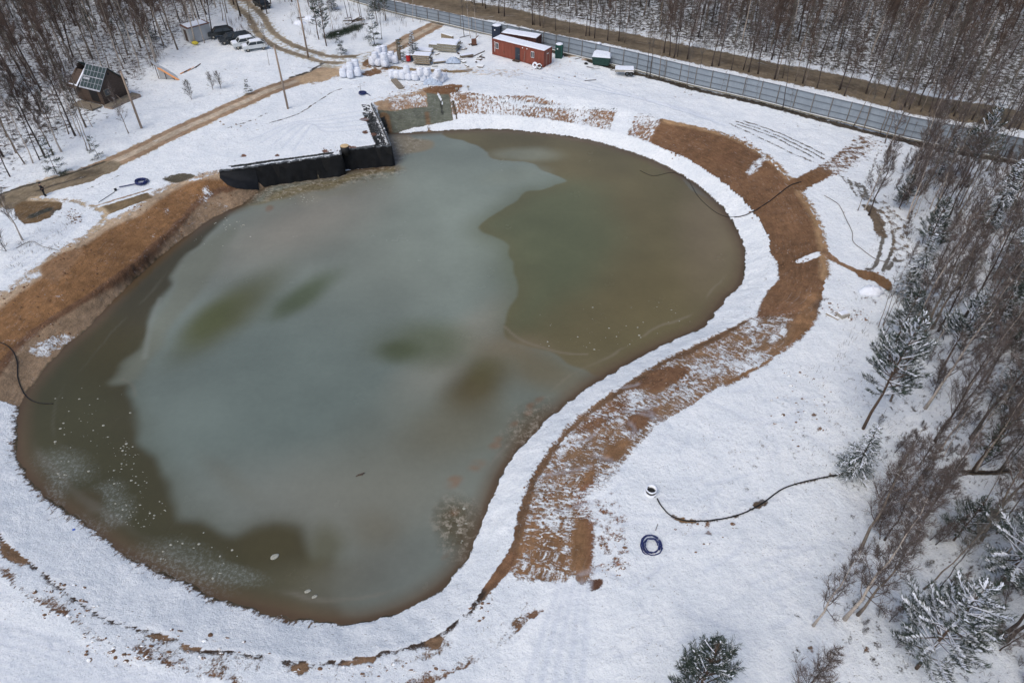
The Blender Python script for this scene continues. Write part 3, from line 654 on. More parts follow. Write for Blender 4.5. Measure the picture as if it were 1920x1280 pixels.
# ------------------------------------------------------------------ trees
def grow(seed, h, nb, start, spread, nsub, ntwig, r0, lean=0.0, tr=.011, up=.9):
    """bare broadleaf tree: returns trunk MB and crown MB"""
    rs = random.Random(seed); T = MB(); K = MB()
    pts = []; x = y = 0; n = 9
    for i in range(n+1):
        t = i/n; pts.append(Vector((x+lean*h*t*t, y, h*t))); x += rs.uniform(-.012, .012)*h; y += rs.uniform(-.012, .012)*h
    pts[0].z = -.25
    T.tube(pts, [r0*(1-.93*(i/n)**.9)*(1.35 if i == 0 else 1) for i in range(n+1)], 6)
    def at(t): i = min(int(t*n), n-1); return pts[i].lerp(pts[i+1], t*n-i)
    def limb(p, d, L, r, seg, bend, mb, sides=3):
        out = [p]; d = d.normalized()
        for i in range(seg):
            d = (d+Vector((rs.uniform(-bend, bend), rs.uniform(-bend, bend), rs.uniform(-bend, bend)+.10*up))).normalized()
            out.append(out[-1]+d*L/seg)
        mb.tube(out, [r*(1-.75*i/seg) for i in range(seg+1)], sides, caps=False); return out
    for b in range(nb):
        t = start+(1-start)*((b+rs.random())/nb)**.9*.97
        az = b*2.4+rs.uniform(-.5, .5); el = R(rs.uniform(28, 58)+18*t)
        L = spread*h*(1.08-t)**.75*rs.uniform(.6, 1.15)
        d = Vector((math.cos(az)*math.cos(el), math.sin(az)*math.cos(el), math.sin(el)))
        br = limb(at(t), d, L, max(.02, r0*.42*(1.05-t)), 4, .16, K, 4)
        for s_ in range(nsub):
            q = rs.uniform(.25, 1.0); i = min(int(q*4), 3); p0 = br[i].lerp(br[i+1], q*4-i)
            dd = (br[i+1]-br[i]).normalized(); d2 = (dd+Vector((rs.gauss(0, .55), rs.gauss(0, .55), rs.gauss(.1, .4)))).normalized()
            sb = limb(p0, d2, L*rs.uniform(.25, .5)*(1.15-q*.5), .017, 3, .22, K)
            for w in range(ntwig):
                q2 = rs.uniform(.2, 1.0); j = min(int(q2*3), 2); p1 = sb[j].lerp(sb[j+1], q2*3-j)
                d3 = ((sb[j+1]-sb[j]).normalized()+Vector((rs.gauss(0, .6), rs.gauss(0, .6), rs.gauss(.15, .5)))).normalized()
                limb(p1, d3, rs.uniform(.35, .95)*min(1, L*.5+.2), tr, 2, .25, K)
    return T, K
def conifer(seed, h, start, rad, per, droop, pine=False, dens=1.0, r0=.13, snowp=.5, lean=0.0):
    rs = random.Random(seed); T = MB(); K = MB(); Sn = MB()
    pts = [Vector((lean*h*(i/6)**2+rs.uniform(-.02, .02)*h*.4, rs.uniform(-.02, .02)*h*.4, h*i/6)) for i in range(7)]; pts[0] = Vector((0, 0, -.25))
    T.tube(pts, [r0*(1-.9*i/6) for i in range(7)], 7)
    def at(t): i = min(int(t*6), 5); return pts[i].lerp(pts[i+1], t*6-i)
    def blade(p, d, L, w):
        a = d.cross(Vector((rs.uniform(-1, 1), rs.uniform(-1, 1), rs.uniform(-.4, 1)))).normalized()*w
        e = p+d*L; K.add([p-a*.4, p+a*.4, e+a*.2, e-a*.2], [(0, 1, 2, 3)])
    t = start
    while t < .985:
        rr = rad*h*((1-t)/(1-start))**(.55 if pine else .8)*(1.0 if not pine else rs.uniform(.7, 1.1)); rr = max(rr, .18)
        if pine and t < start+.1: rr *= .7
        n = per+rs.randint(-1, 1)
        for b in range(n):
            az = rs.uniform(0, 6.283); L = rr*rs.uniform(.65, 1.15)
            el = (R(25) if pine else R(8))+R(rs.uniform(-12, 18))+(t-.5)*.5
            d = Vector((math.cos(az)*math.cos(el), math.sin(az)*math.cos(el), math.sin(el))); p = at(t); br = [p]; sg = 5
            for i in range(sg):
                d = (d+Vector((rs.uniform(-.1, .1), rs.uniform(-.1, .1), (-droop if i < 3 else droop*.6)+rs.uniform(-.05, .05)+(.06 if pine else 0)))).normalized()
                br.append(br[-1]+d*L/sg)
            T.tube(br, [.03*(1-.8*i/sg)*(L/2+.4) for i in range(sg+1)], 3, caps=False)
            nt_ = max(5, int(L*13*dens))
            q0 = .45 if pine else .12
            for k in range(nt_):
                q = q0+(1-q0)*(k+rs.random())/nt_; i = min(int(q*sg), sg-1); p0 = br[i].lerp(br[i+1], q*sg-i)
                dd = (br[i+1]-br[i]).normalized(); side = dd.cross(Vector((0, 0, 1))).normalized()*(1 if k % 2 else -1)
                d2 = (dd*rs.uniform(.4, .9)+side*rs.uniform(.4, 1)+Vector((0, 0, rs.uniform(-.35, .25) if not pine else rs.uniform(0, .6)))).normalized()
                l2 = (.22+.28*L*(1-q*.6))*rs.uniform(.6, 1.1)*(.7 if pine else 1)
                for r_ in range(5 if pine else 4):
                    dj = (d2+Vector((rs.gauss(0, .28), rs.gauss(0, .28), rs.gauss(0, .28)))).normalized()
                    blade(p0+d2*l2*r_*.2, dj, min(.34, l2*.8), .035)
                if rs.random() < snowp*.55:
                    e = p0+d2*l2*rs.uniform(.5, .95); up_ = Vector((0, 0, .035))
                    Sn.tube([p0+up_, p0.lerp(e, .5)+up_*1.6, e+up_], [.012, rs.uniform(.02, .055), .012], 4, caps=False)
            if rs.random() < snowp:
                up_ = Vector((0, 0, .04)); i0 = 1 if not pine else 0
                Sn.tube([b_+up_ for b_ in br[i0:]], [rs.uniform(.015, .05)+.01 for _ in br[i0:]], 4, caps=False)
        t += (.62 if pine else .42)/h*rs.uniform(.8, 1.25)
    return T, K, Sn
def keyed(mb, nm):
    return mb.mesh(nm)
class Kind:
    """a tree grown once; every planted tree is its own empty with trunk and crown"""
    def __init__(s, name, parts): s.name = name; s.parts = parts     # parts: list of (name, mesh)
    def plant(s, x, y, scale, rz, label, cat, group=None, tilt=(0, 0)):
        o = bpy.data.objects.new(s.name, None); sc.collection.objects.link(o)
        o.location = (x, y, gz(x, y)-.02); o.scale = (scale, scale, scale); o.rotation_euler = (tilt[0], tilt[1], rz)
        tag(o, label, cat, group)
        for nm, me, mt in s.parts:
            c = bpy.data.objects.new(nm, me); sc.collection.objects.link(c); c.parent = o
        return o
def bare_kind(name, seed, h, nb, st, sp, ns, ntw, r0, bark, twig, **kw):
    T, K = grow(seed, h, nb, st, sp, ns, ntw, r0, **kw)
    t = T.mesh('trunk', True); t.materials.append(M[bark]); k = K.mesh('crown'); k.materials.append(M[twig])
    return Kind(name, [('trunk', t, None), ('crown', k, None)])
def con_kind(name, needle, snow=True, **kw):
    T, K, Sn = conifer(**kw)
    t = T.mesh('trunk', True); t.materials.append(M['bark_red' if kw.get('pine') else 'bark_dark'])
    nK = len(K.f); K.add(Sn.v, Sn.f); k = K.mesh('crown'); k.materials.append(M[needle]); k.materials.append(M['snow'])
    idx_ = np.zeros(len(k.polygons), np.int32); idx_[nK:] = 1; k.polygons.foreach_set('material_index', idx_)
    return Kind(name, [('trunk', t, None), ('crown', k, None)])
KA = [bare_kind('bare_tree', 11+i, 15, 32, .3, .17, 8, 7, .125, ('bark_dark', 'bark_grey', 'bark_birch', 'bark_grey', 'bark_dark')[i], 'twig_brown', tr=.0145, lean=(.03, -.02, .05, 0, .02)[i]) for i in range(5)]
KT = [bare_kind('bare_tree', 31+i, 15, 22, .4, .12, 6, 6, .085, ('bark_grey', 'bark_birch', 'bark_dark')[i], 'twig_grey', tr=.012) for i in range(3)]
KD = [bare_kind('bare_tree', 41+i, 14, 28, .2, .21, 8, 7, .13, ('bark_dark', 'bark_grey', 'bark_birch', 'bark_dark')[i], 'twig_snow', tr=.012) for i in range(4)]
KS = [bare_kind('sapling', 51+i, 6, 9, .4, .13, 3, 3, .035, 'bark_grey', 'twig_grey', tr=.009) for i in range(2)]
KB = [bare_kind('bush', 61+i, 2.6, 20, .04, .5, 4, 4, .035, 'bark_dark', 'twig_grey', tr=.01, up=1.4) for i in range(2)]
KR = [bare_kind('bare_tree', 71+i, 8, 34, .08, .26, 7, 7, .09, 'bark_dark', 'twig_snow', tr=.012, up=1.2) for i in range(2)]
CS = [con_kind('spruce_tree', 'needle_snow', seed=81+i, h=(10, 6)[i], start=.06, rad=(.25, .28)[i], per=7, droop=.12, r0=.1, snowp=.5) for i in range(2)]
CY = [con_kind('young_spruce', 'needle', seed=85+i, h=(3, 3)[i], start=.06, rad=(.3, .34)[i], per=(5, 4)[i], droop=.03, r0=.03, snowp=.15, dens=(1.1, .6)[i]) for i in range(2)]
CP = [con_kind('pine_tree', 'needle_snow', seed=91+i, h=(12, 11, 9)[i], start=(.34, .16, .18)[i], rad=(.27, .36, .34)[i], per=(7, 8, 8)[i], droop=.03, pine=True, r0=.13, snowp=(.6, .8, .15)[i], dens=1.5, lean=(.03, .0, -.03)[i]) for i in range(3)]
CPg = con_kind('pine_tree', 'needle', seed=98, h=10, start=.3, rad=.2, per=5, droop=.03, pine=True, r0=.12, snowp=.12, dens=1.2)

rnd = random.Random(7); placed = []
def plant(kind, px, py, scale, label, cat='tree', group=None, rz=None, tilt=(0, 0)):
    g = G(px, py); placed.append((g.x, g.y)); return kind.plant(g.x, g.y, scale, rnd.uniform(0, 6.28) if rz is None else rz, label, cat, group, tilt)
# ---- trees one can point to
P_ = plant
P_(KD[2], 42, 450, .7, 'pale bare tree standing alone in snow at the left edge beside the dark muddy hole', rz=3.0)
P_(KA[0], 142, 257, 1.1, 'thick dark bare trunk nearest the road of the clump below the derelict house')
P_(KA[1], 162, 240, 1.0, 'straight grey bare tree just left of and below the derelict wooden house')
P_(KD[1], 242, 252, .52, 'small forked bare tree standing in front of the wooden house')
P_(KT[1], 174, 240, .62, 'short thin bent bare tree before the left wall of the wooden house')
for x, y in ((164,283),(170,282)): P_(KT[0], x, y, .72, 'one of two thin grey stems by the tiny spruce beside the track', 'tree', 'paired thin stems by the track')
for i, (x, y, s_) in enumerate(((46,306,.95),(61,305,1.0),(74,299,.9),(85,295,1.05),(100,290,.8),(115,284,.85),(129,253,.9),(152,258,1.0),(18,330,.9),(5,292,1.1),(30,285,1.0))):
    P_((KT+KA)[i % 6], x, y, s_, 'slender bare tree at the open front edge of the upper left wood', 'tree', 'front row of the upper left wood')
P_(CY[0], 107, 325, 1.6, 'young open green spruce at the road edge right of the standing person', rz=1)
P_(CY[1], 185, 296, 1.1, 'tiny sparse spruce beside the two thin stems left of the track')
P_(CY[0], 468, 180, .8, 'tiny dark spruce alone in snow beyond the track near two bare bushes')
P_(CY[0], 640, 101, 1.25, 'small spruce at the top of the road fork')
P_(CY[0], 702, 81, 1.7, 'bushy small spruce on the verge of the road climbing to the fence')
P_(CPg, 612, 86, .95, 'tall dark pine above the road fork, nearest the fork')
P_(CPg, 598, 74, .85, 'dark pine just behind and left of the tallest pine at the fork')
P_(CS[1], 775, 106, .75, 'snow dusted spruce beside the stacks of slabs')
P_(CY[1], 752, 112, 1.3, 'thin small conifer beside the upright grey column')
P_(KT[2], 716, 73, .62, 'dark straight bare trunk between the fork and the fence')
P_(KB[0], 360, 188, 1.1, 'bare bush with upright stems right of the derelict house', 'bush')
P_(KB[1], 400, 170, 1.0, 'left one of two bare bushes beside the tiny spruce beyond the track', 'bush')
P_(KB[0], 415, 169, 1.0, 'spreading right one of two bare bushes beside the tiny spruce', 'bush')
P_(KT[0], 505, 124, .45, 'cluster-like thin bare tree between parked cars and the first pole')
P_(KB[1], 12, 470, 1.2, 'leafless shrub at the left edge below the pale bare tree', 'bush')
P_(KD[3], 1628, 405, .72, 'dark forked bare tree standing inside the curved vehicle tracks')
P_(KD[2], 1620, 395, .68, 'pale bare tree just left of the dark forked one at the curved tracks')
P_(KT[0], 1608, 396, .5, 'thin stem leaning beside the pale tree at the curved tracks')
P_(CP[2], 1685, 392, .5, 'small dark pine right of the curved vehicle tracks')
P_(KT[1], 1714, 407, .5, 'thin pale stem standing right of the small dark pine')
for i, (x, y) in enumerate(((1653,618),(1656,610),(1662,622),(1648,612))): P_(KS[i % 2], x, y, 1.2, 'thin leaning stem of the clump at the edge of snow below the little mound', 'sapling', 'leaning stem clump')
P_(KD[1], 1743, 602, .95, 'grey trunk rising from snow between two dark spruces right of the mound')
P_(KD[0], 1810, 592, 1.05, 'tall dark trunk right of the mound, near the right edge')
P_(CP[0], 1617, 806, 1.05, 'snowy pine with bare trunk at the edge of the right wood, above the cable end')
P_(CS[1], 1600, 890, 1.0, 'small dark spruce where the buried cable enters the wood')
P_(KD[3], 1820, 822, 1.05, 'big dark multi-stemmed tree near the right edge above the cable')
P_(CPg, 1823, 882, .62, 'thin small pine growing right beside the black cable at right')
for x, y in ((1872,884),(1880,880)): P_(KT[2], x, y, .7, 'one of two thin dark stems crossing the cable near the right edge', 'tree', 'thin stems at the cable')
P_(KD[1], 1614, 1031, .95, 'thick light brown leaning trunk above the three birches')
P_(KD[2], 1524, 1173, .72, 'leftmost of three birches at the lower right edge of the wood')
P_(KD[2], 1583, 1160, 1.0, 'middle and tallest of three birches at the lower right edge of the wood', rz=2)
P_(KD[1], 1607, 1153, .8, 'rightmost of three birches at the lower right edge of the wood')
P_(CP[1], 1716, 1255, .92, 'broad snow laden pine in the bottom right corner', rz=.4)
P_(CP[1], 1868, 1102, .95, 'big snowy pine above the corner pine at the right edge', rz=2.4)
P_(KD[0], 1888, 1185, .9, 'bare trunk emerging at the right edge between two snowy pines')
P_(CP[2], 1296, 1322, .95, 'green pine top at the bottom edge right of centre', rz=1.2)
P_(KR[0], 1500, 1305, .85, 'reddish bare bush at the bottom edge between two pines', 'bush')
for i, (x, y, s_) in enumerate(((1660,1010,.85),(1700,1000,.95),(1690,940,.85),(1740,960,.8),(1650,940,.75),(1720,880,.75))): P_(KR[i % 2], x, y, s_, 'low dense reddish brown leafless tree of the thicket right of the cable', 'tree', 'reddish thicket right of the cable')
for i, (x, y, s_) in enumerate(((1700,560,.8),(1735,470,.75),(1890,520,1.0),(1925,560,1.0),(1680,640,.7),(1900,640,1.05),(1960,480,1.0),(1850,640,.8),(1800,350,.9),(1880,760,.8),(1960,1010,.7),(1960,700,1.0),(1925,890,.7),(1840,1400,.7),(1760,700,.8),(1850,430,.9),(1790,1010,.6),(1930,800,.9),(1760,330,.7))):
    P_((CS[0], CP[2], CP[0])[i % 3] if i not in (2, 3, 5) else CS[0], x, y, s_, 'snow dusted dark conifer among bare trees of the right hand wood', 'tree', 'conifers inside the right wood')
# ---- woods: scattered trees, the nearest as individuals, the rest one mass each
def inpoly(pts_px):
    P = np.array([tuple(G(x, y)[:2]) for x, y in pts_px]); return P
def scatter(pts_px, n, dmin, seed, ymax=None):
    P = inpoly(pts_px); rs = random.Random(seed); x0, y0 = P.min(0); x1, y1 = P.max(0); out = []; tries = 0
    while len(out) < n and tries < n*60:
        tries += 40
        X = np.array([rs.uniform(x0, x1) for _ in range(40)]); Y = np.array([rs.uniform(y0, y1) for _ in range(40)])
        _, _, ins = seg_dist(X, Y, P, True)
        for x, y in zip(X[ins], Y[ins]):
            if all((x-a)**2+(y-b)**2 > dmin*dmin for a, b in out+placed): out.append((x, y))
            if len(out) >= n: break
    placed.extend(out); return out
houseC = G(200, 190)
placed += [(houseC.x+dx, houseC.y+dy) for dx in (-4, -1.5, 1, 3) for dy in (-2, 0, 2, 4, 6)]
placed += [tuple(G(x, y)[:2]) for x, y in ((375,68),(360,74),(390,66),(310,145),(325,150))]
def wood(sp, kinds, smin, smax, label, group, seed, name_cat='tree'):
    rs = random.Random(seed)
    for x, y in sp:
        k = rs.choice(kinds); k.plant(x, y, rs.uniform(smin, smax), rs.uniform(0, 6.28), label, name_cat, group, (rs.uniform(-.05, .05), rs.uniform(-.05, .05)))
ZA = [(-60,310),(30,275),(110,262),(130,205),(235,165),(285,140),(330,110),(345,52),(395,38),(430,-5),(300,-70),(-500,-30),(-300,180)]
spA = scatter(ZA, 86, 1.7, 1)
wood(spA, KA+KT, .85, 1.15, 'slim bare tree standing in the dense brown wood around and behind the derelict house', 'bare trees of the upper left wood', 2)
wood(scatter([(100,260),(150,180),(230,170),(260,120),(300,120),(330,70),(100,20),(0,100)], 9, 4, 3), [CPg, CS[1]], .5, .8, 'dark green conifer half hidden among bare trunks of the upper left wood', 'conifers of the upper left wood', 4)
wood(scatter([(855,0),(960,38),(1060,62),(1200,92),(1440,148),(1620,190),(1900,250),(1920,238),(1620,174),(1440,140),(1200,86),(1060,58),(960,36),(870,-4)], 48, 1.0, 5), [KT[0], KT[2], KD[0], KA[0], KD[3]], .7, 1.0, 'thin bare tree growing between the grey fence and the muddy road behind it', 'bare trees between fence and road', 6)
wood(scatter([(1190,140),(1440,198),(1620,245),(1920,318),(1920,305),(1620,239),(1440,194),(1190,133)], 26, .7, 7), [KT[0], KT[2], KT[2]]+KS, .6, .9, 'thin stem growing close to the near side of the grey fence', 'thin stems on the near side of the fence', 8)
spC = scatter([(900,6),(1100,48),(1440,118),(1920,214),(2200,240),(2400,120),(1900,20),(1440,-20),(980,-30)], 44, 2.6, 9)
wood(spC, KA+KD[:1], .8, 1.15, 'bare tree in the dark wood beyond the muddy road behind the fence', 'bare trees beyond the muddy road', 10)
wood(scatter([(545,40),(600,60),(740,62),(800,30),(700,8),(600,-10),(530,-10)], 14, 1.5, 11), KT+KS, .5, .75, 'thin bare tree in the small copse between the road fork and the fence', 'copse bare trees', 12)
wood(scatter([(520,5),(600,30),(720,58),(770,30),(660,-15)], 11, 2.5, 13), [CPg, CPg, CS[1]], .6, .9, 'dark conifer in the small copse between the road fork and the fence', 'copse conifers', 14)
wood(scatter([(860,60),(900,66),(905,72),(880,74)], 3, 1, 15), KT, .6, .7, 'bare tree with dark stem standing between slab stack and fence', 'stems by the slab stack', 16)
spD = scatter([(1650,262),(1640,320),(1720,400),(1700,560),(1680,640),(1660,760),(1640,900),(1640,1060),(1720,1180),(1900,1260),(2300,1300),(2300,330),(1960,322)], 50, 2.3, 17)
wood(spD, KD+KT[:1], .7, 1.05, 'bare snow dusted tree inside the wood along the right edge', 'bare trees of the right wood', 18)
def mass(name, pts, label, cat, seed, kinds, smin, smax, sink=.02, tilt=.05):
    """the rest of a wood: several hundred more trees of the planted kinds, as one object"""
    rs = random.Random(seed); P = np.array([(x, y) for x, y in pts]); zz = terrain(P[:, 0], P[:, 1])[0]-sink
    zz = np.where((P[:, 1] > 140) | (abs(P[:, 0]) > 100), 0, zz)
    me = bpy.data.meshes.new(name); me.vertices.add(len(P)); me.vertices.foreach_set('co', np.column_stack([P, zz]).astype(np.float32).ravel()); me.update()
    n = len(P)
    for nm, tp, vals in (('kind_no', 'INT', [rs.randrange(len(kinds)) for _ in range(n)]), ('size', 'FLOAT', [rs.uniform(smin, smax) for _ in range(n)])):
        at_ = me.attributes.new(nm, tp, 'POINT'); at_.data.foreach_set('value', vals)
    at_ = me.attributes.new('turn', 'FLOAT_VECTOR', 'POINT'); at_.data.foreach_set('vector', np.array([(rs.uniform(-tilt, tilt), rs.uniform(-tilt, tilt), rs.uniform(0, 6.28)) for _ in range(n)], np.float32).ravel())
    o = bpy.data.objects.new(name, me); sc.collection.objects.link(o); tag(o, label, cat, kind='stuff')
    ng = bpy.data.node_groups.new(name, 'GeometryNodeTree'); ng.interface.new_socket('Geometry', in_out='INPUT', socket_type='NodeSocketGeometry'); ng.interface.new_socket('Geometry', in_out='OUTPUT', socket_type='NodeSocketGeometry')
    N_ = ng.nodes; L_ = ng.links; gi = N_.new('NodeGroupInput'); go = N_.new('NodeGroupOutput'); jo = N_.new('GeometryNodeJoinGeometry')
    def na(nm, dt):
        q = N_.new('GeometryNodeInputNamedAttribute'); q.data_type = dt; q.inputs['Name'].default_value = nm; return q.outputs[0]
    kn, sz, tn = na('kind_no', 'INT'), na('size', 'FLOAT'), na('turn', 'FLOAT_VECTOR')
    e2r = N_.new('FunctionNodeEulerToRotation'); L_.new(tn, e2r.inputs[0])
    for i, kd in enumerate(kinds):
        src = [c for r_ in sc.objects if r_.parent is None and r_.type == 'EMPTY' and r_.name.startswith(kd.name) for c in r_.children if c.data in [p_[1] for p_ in kd.parts]][:len(kd.parts)]
        cmp_ = N_.new('FunctionNodeCompare'); cmp_.data_type = 'INT'; cmp_.operation = 'EQUAL'; L_.new(kn, cmp_.inputs[2]); cmp_.inputs[3].default_value = i
        for c in src:
            oi = N_.new('GeometryNodeObjectInfo'); oi.inputs['Object'].default_value = c; oi.inputs['As Instance'].default_value = True; oi.transform_space = 'ORIGINAL'
            ip = N_.new('GeometryNodeInstanceOnPoints'); L_.new(gi.outputs[0], ip.inputs['Points']); L_.new(cmp_.outputs[0], ip.inputs['Selection']); L_.new(oi.outputs['Geometry'], ip.inputs['Instance'])
            L_.new(e2r.outputs[0], ip.inputs['Rotation']); L_.new(sz, ip.inputs['Scale']); L_.new(ip.outputs[0], jo.inputs[0])
    L_.new(jo.outputs[0], go.inputs[0]); md = o.modifiers.new('wood', 'NODES'); md.node_group = ng; return o
def rect_scatter(n, x0, x1, y0, y1, dmin, seed, cond=None):
    rs = random.Random(seed); out = []; cell = {}
    for _ in range(n*25):
        if len(out) >= n: break
        x, y = rs.uniform(x0, x1), rs.uniform(y0, y1)
        if cond and not cond(x, y): continue
        k = (int(x/dmin), int(y/dmin))
        if any((k[0]+i, k[1]+j) in cell for i in (-1, 0, 1) for j in (-1, 0, 1)): continue
        cell[k] = 1; out.append((x, y))
    return out
def zone_pts(pts_px, n, seed):
    P = inpoly(pts_px); rs = np.random.RandomState(seed); X = rs.uniform(P[:, 0].min(), P[:, 0].max(), n); Y = rs.uniform(P[:, 1].min(), P[:, 1].max(), n)
    ins = seg_dist(X, Y, P, True)[2]; return list(zip(X[ins], Y[ins]))
# the woods beyond the individuals
def line_y(x, a, b): return a[1]+(x-a[0])*(b[1]-a[1])/(b[0]-a[0])
pA, pB = (-85, 88), (-46, 122)
tA = rect_scatter(1050, -215, -44, 84, 245, 1.25, 21, lambda x, y: y > line_y(x, pA, pB)+9+max(0, (x+60)*1.2) and x > -y*.95 and not (-66 < x < -56 and 98 < y < 112))
mass('far_wood', tA, 'dense brown leafless wood filling the top left corner behind the nearer trunks', 'woodland', 200, KA+KT[:2], .8, 1.15)
e0, e1 = G(900, 6), G(1920, 214); sl = (e1.y-e0.y)/(e1.x-e0.x)
tC = rect_scatter(2600, -35, 240, 70, 262, 1.0, 22, lambda x, y: y > e0.y+(x-e0.x)*sl+5 and y > x*.9)
mass('far_wood', tC, 'dense dark leafless wood filling the top right corner beyond the muddy road', 'woodland', 210, KA+KT+KD[:1], .5, 1.12)
tM = rect_scatter(260, -62, -20, 165, 262, 1.6, 23)
mass('far_wood', tM, 'leafless wood at the top edge above the fence start', 'woodland', 220, KA, .75, 1.0)
tR = zone_pts([(1680,330),(1720,520),(1700,700),(1700,860),(1700,1080),(1800,1300),(2300,1400),(2300,400),(1960,330)], 360, 66)
mass('far_wood', tR, 'thin leafless trees filling the gaps inside the wood along the right edge', 'woodland', 230, KT[1:2]+KT+KD, .4, .95)
mass('far_wood', zone_pts([(855,0),(960,38),(1060,62),(1200,92),(1440,148),(1620,190),(1900,250),(1920,238),(1620,174),(1440,140),(1200,86),(1060,58),(960,36),(870,-4)], 700, 67)[:60], 'slim leafless stems massed between the grey fence and the muddy road', 'woodland', 240, [KT[0], KT[2], KD[0]], .6, .95)
# low brush under the woods
def brush(name, pts, label, seed, h, mat, n=7):
    rs = random.Random(seed); V = []; Fc = []
    zz = terrain(np.array([p[0] for p in pts]), np.array([p[1] for p in pts]))[0]
    for (x, y), z in zip(pts, zz):
        for k in range(n):
            a_ = rs.uniform(0, 6.28); l = rs.uniform(.4, 1)*h; sp = rs.uniform(.15, .6)*l
            p0 = Vector((x+rs.uniform(-.4, .4), y+rs.uniform(-.4, .4), z)); p1 = p0+Vector((math.cos(a_)*sp, math.sin(a_)*sp, l)); w = Vector((-math.sin(a_), math.cos(a_), 0))*rs.uniform(.008, .016)
            pm = p0.lerp(p1, .5)+Vector((0, 0, .1*l)); u = Vector((math.cos(a_), math.sin(a_), 0))*w.length
            i = len(V); V += [p0-w, p0+w, p0+u, pm-w, pm+w, pm+u, p1, p1, p1]
            for q in ((0, 1, 4, 3), (1, 2, 5, 4), (2, 0, 3, 5), (3, 4, 7, 6), (4, 5, 8, 7), (5, 3, 6, 8)): Fc.append(tuple(i+j for j in q))
    o = link(name, np_mesh(name, np.array([tuple(v) for v in V]), np.array(Fc)), mat); tag(o, label, 'undergrowth', kind='stuff')
def inz(pts_px):
    P = inpoly(pts_px)
    def f(x, y):
        return bool(seg_dist(np.array([x]), np.array([y]), P, True)[2][0])
    return f
mass('undergrowth', zone_pts([(1640,262),(1680,400),(1700,560),(1660,700),(1630,900),(1600,1060),(1600,1250),(2300,1400),(2300,330)], 1500, 1), 'thin leafless brush and saplings on the snowy floor of the right hand wood', 'undergrowth', 31, [KB[0], KB[1], KR[0], KR[1]], .2, .55, .1, .3)
brush('undergrowth', zone_pts([(1560,700),(1640,640),(1640,900),(1600,1060),(1540,1100),(1700,1290),(2300,1400),(2300,330),(1680,330)], 2600, 1), 'fine dead weed stalks between the trees of the right hand wood', 31, .6, M['twig_grey'], 5)
brush('undergrowth', zone_pts([(-60,310),(110,262),(150,200),(285,140),(345,52),(430,-5),(300,-60),(-400,-20),(-300,180)], 5200, 2), 'thin leafless brush under the brown upper left wood', 32, 2.2, M['twig_brown'])
brush('undergrowth', zone_pts([(900,6),(1100,48),(1440,118),(1920,214),(2200,240),(2300,60),(1900,-30),(980,-30)], 7500, 3), 'thin leafless brush under the dark wood beyond the muddy road', 33, 2.2, M['twig_grey'])
brush('undergrowth', zone_pts([(855,0),(1440,145),(1900,250),(1920,236),(1440,140),(870,-4)], 1200, 4), 'low brush on the verge between fence and muddy road', 34, 1.4, M['twig_grey'])
brush('undergrowth', zone_pts([(520,0),(560,70),(640,95),(760,55),(820,30),(650,-20)], 420, 5), 'low brush in the copse between the fork and the fence', 35, 1.2, M['twig_grey'])
brush('undergrowth', zone_pts([(1200,140),(1900,315),(1900,300),(1200,132)], 500, 6), 'dead weeds along the foot of the grey fence', 36, .9, M['twig_brown'])
brush('undergrowth', zone_pts([(1500,700),(1600,640),(1620,720),(1600,880),(1480,860)], 160, 7), 'sparse dead stalks poking through snow left of the right wood', 37, .35, M['twig_brown'], 3)
brush('undergrowth', zone_pts([(500,55),(480,95),(420,55),(440,30)], 130, 8), 'low bare brush beside the parked cars', 38, 1.2, M['twig_brown'])
brush('undergrowth', zone_pts([(0,460),(60,440),(120,400),(160,400),(90,480),(0,520)], 40, 9), 'cut bare branches scattered in snow below the muddy hole', 39, .5, M['twig_grey'])

# ------------------------------------------------------------------ fence
fpts = catmull([G(x, y) for x, y in FENCE_B], False, 6)
seg = np.sqrt(((fpts[1:]-fpts[:-1])**2).sum(1)); cum = np.concatenate([[0], np.cumsum(seg)]); LEN = cum[-1]
def fat(s_): return np.array([np.interp(s_, cum, fpts[:, 0]), np.interp(s_, cum, fpts[:, 1])])
n_pan = min(64, int(LEN/2.6)); step = LEN/n_pan
f0 = fat(0); fence = empty('metal_fence', (f0[0], f0[1], 0), 0, 'long grey sheet metal fence with posts running behind the site to the right', 'fence')
def fh(px_x): return np.interp(px_x, (640, 900, 1055, 1440, 1960), (2.1, 2.2, 2.75, 3.0, 3.1))
fpx = np.interp(np.arange(n_pan+1)*step, np.interp(np.arange(len(FENCE_B))*6, np.arange(len(fpts)), cum), [p[0] for p in FENCE_B])
for i in range(n_pan):
    a, b = fat(i*step), fat((i+1)*step); d = b-a; L = np.linalg.norm(d); ang = math.atan2(d[1], d[0]); c = (a+b)/2-f0; h = float(fh(fpx[i])); nrm = np.array([d[1], -d[0]])/L   # towards the viewer
    mb = MB(); nC = 12
    vs = []; fs = []
    for k in range(nC+1):
        o_ = .03*(k % 2); x_ = -L/2+L*k/nC
        for z_ in (.05, h): vs.append((c[0]+x_*math.cos(ang)-(-o_)*math.sin(ang)*-1, c[1]+x_*math.sin(ang)+o_*math.cos(ang), z_))
    for k in range(nC): fs.append((2*k, 2*k+2, 2*k+3, 2*k+1))
    mb.add(vs, fs)
    off2 = nrm*.05
    pn = mb.build('panel', M['zinc'], fence)
    rb = MB()
    for z_ in (.3, h*.36, h*.68, h-.08): rb.box((c[0]+off2[0], c[1]+off2[1], z_), (L-.1, .05, .07), ang)
    rb.build('rail', M['zinc_rail'], pn)
for i in range(n_pan+1):
    a = fat(i*step)-f0; h = float(fh(fpx[min(i, n_pan-1)]))
    MB().box((a[0]+.03, a[1]-.09, h/2), (.09, .09, h+.1), .2).build('post', M['post'], fence)
mb = MB()
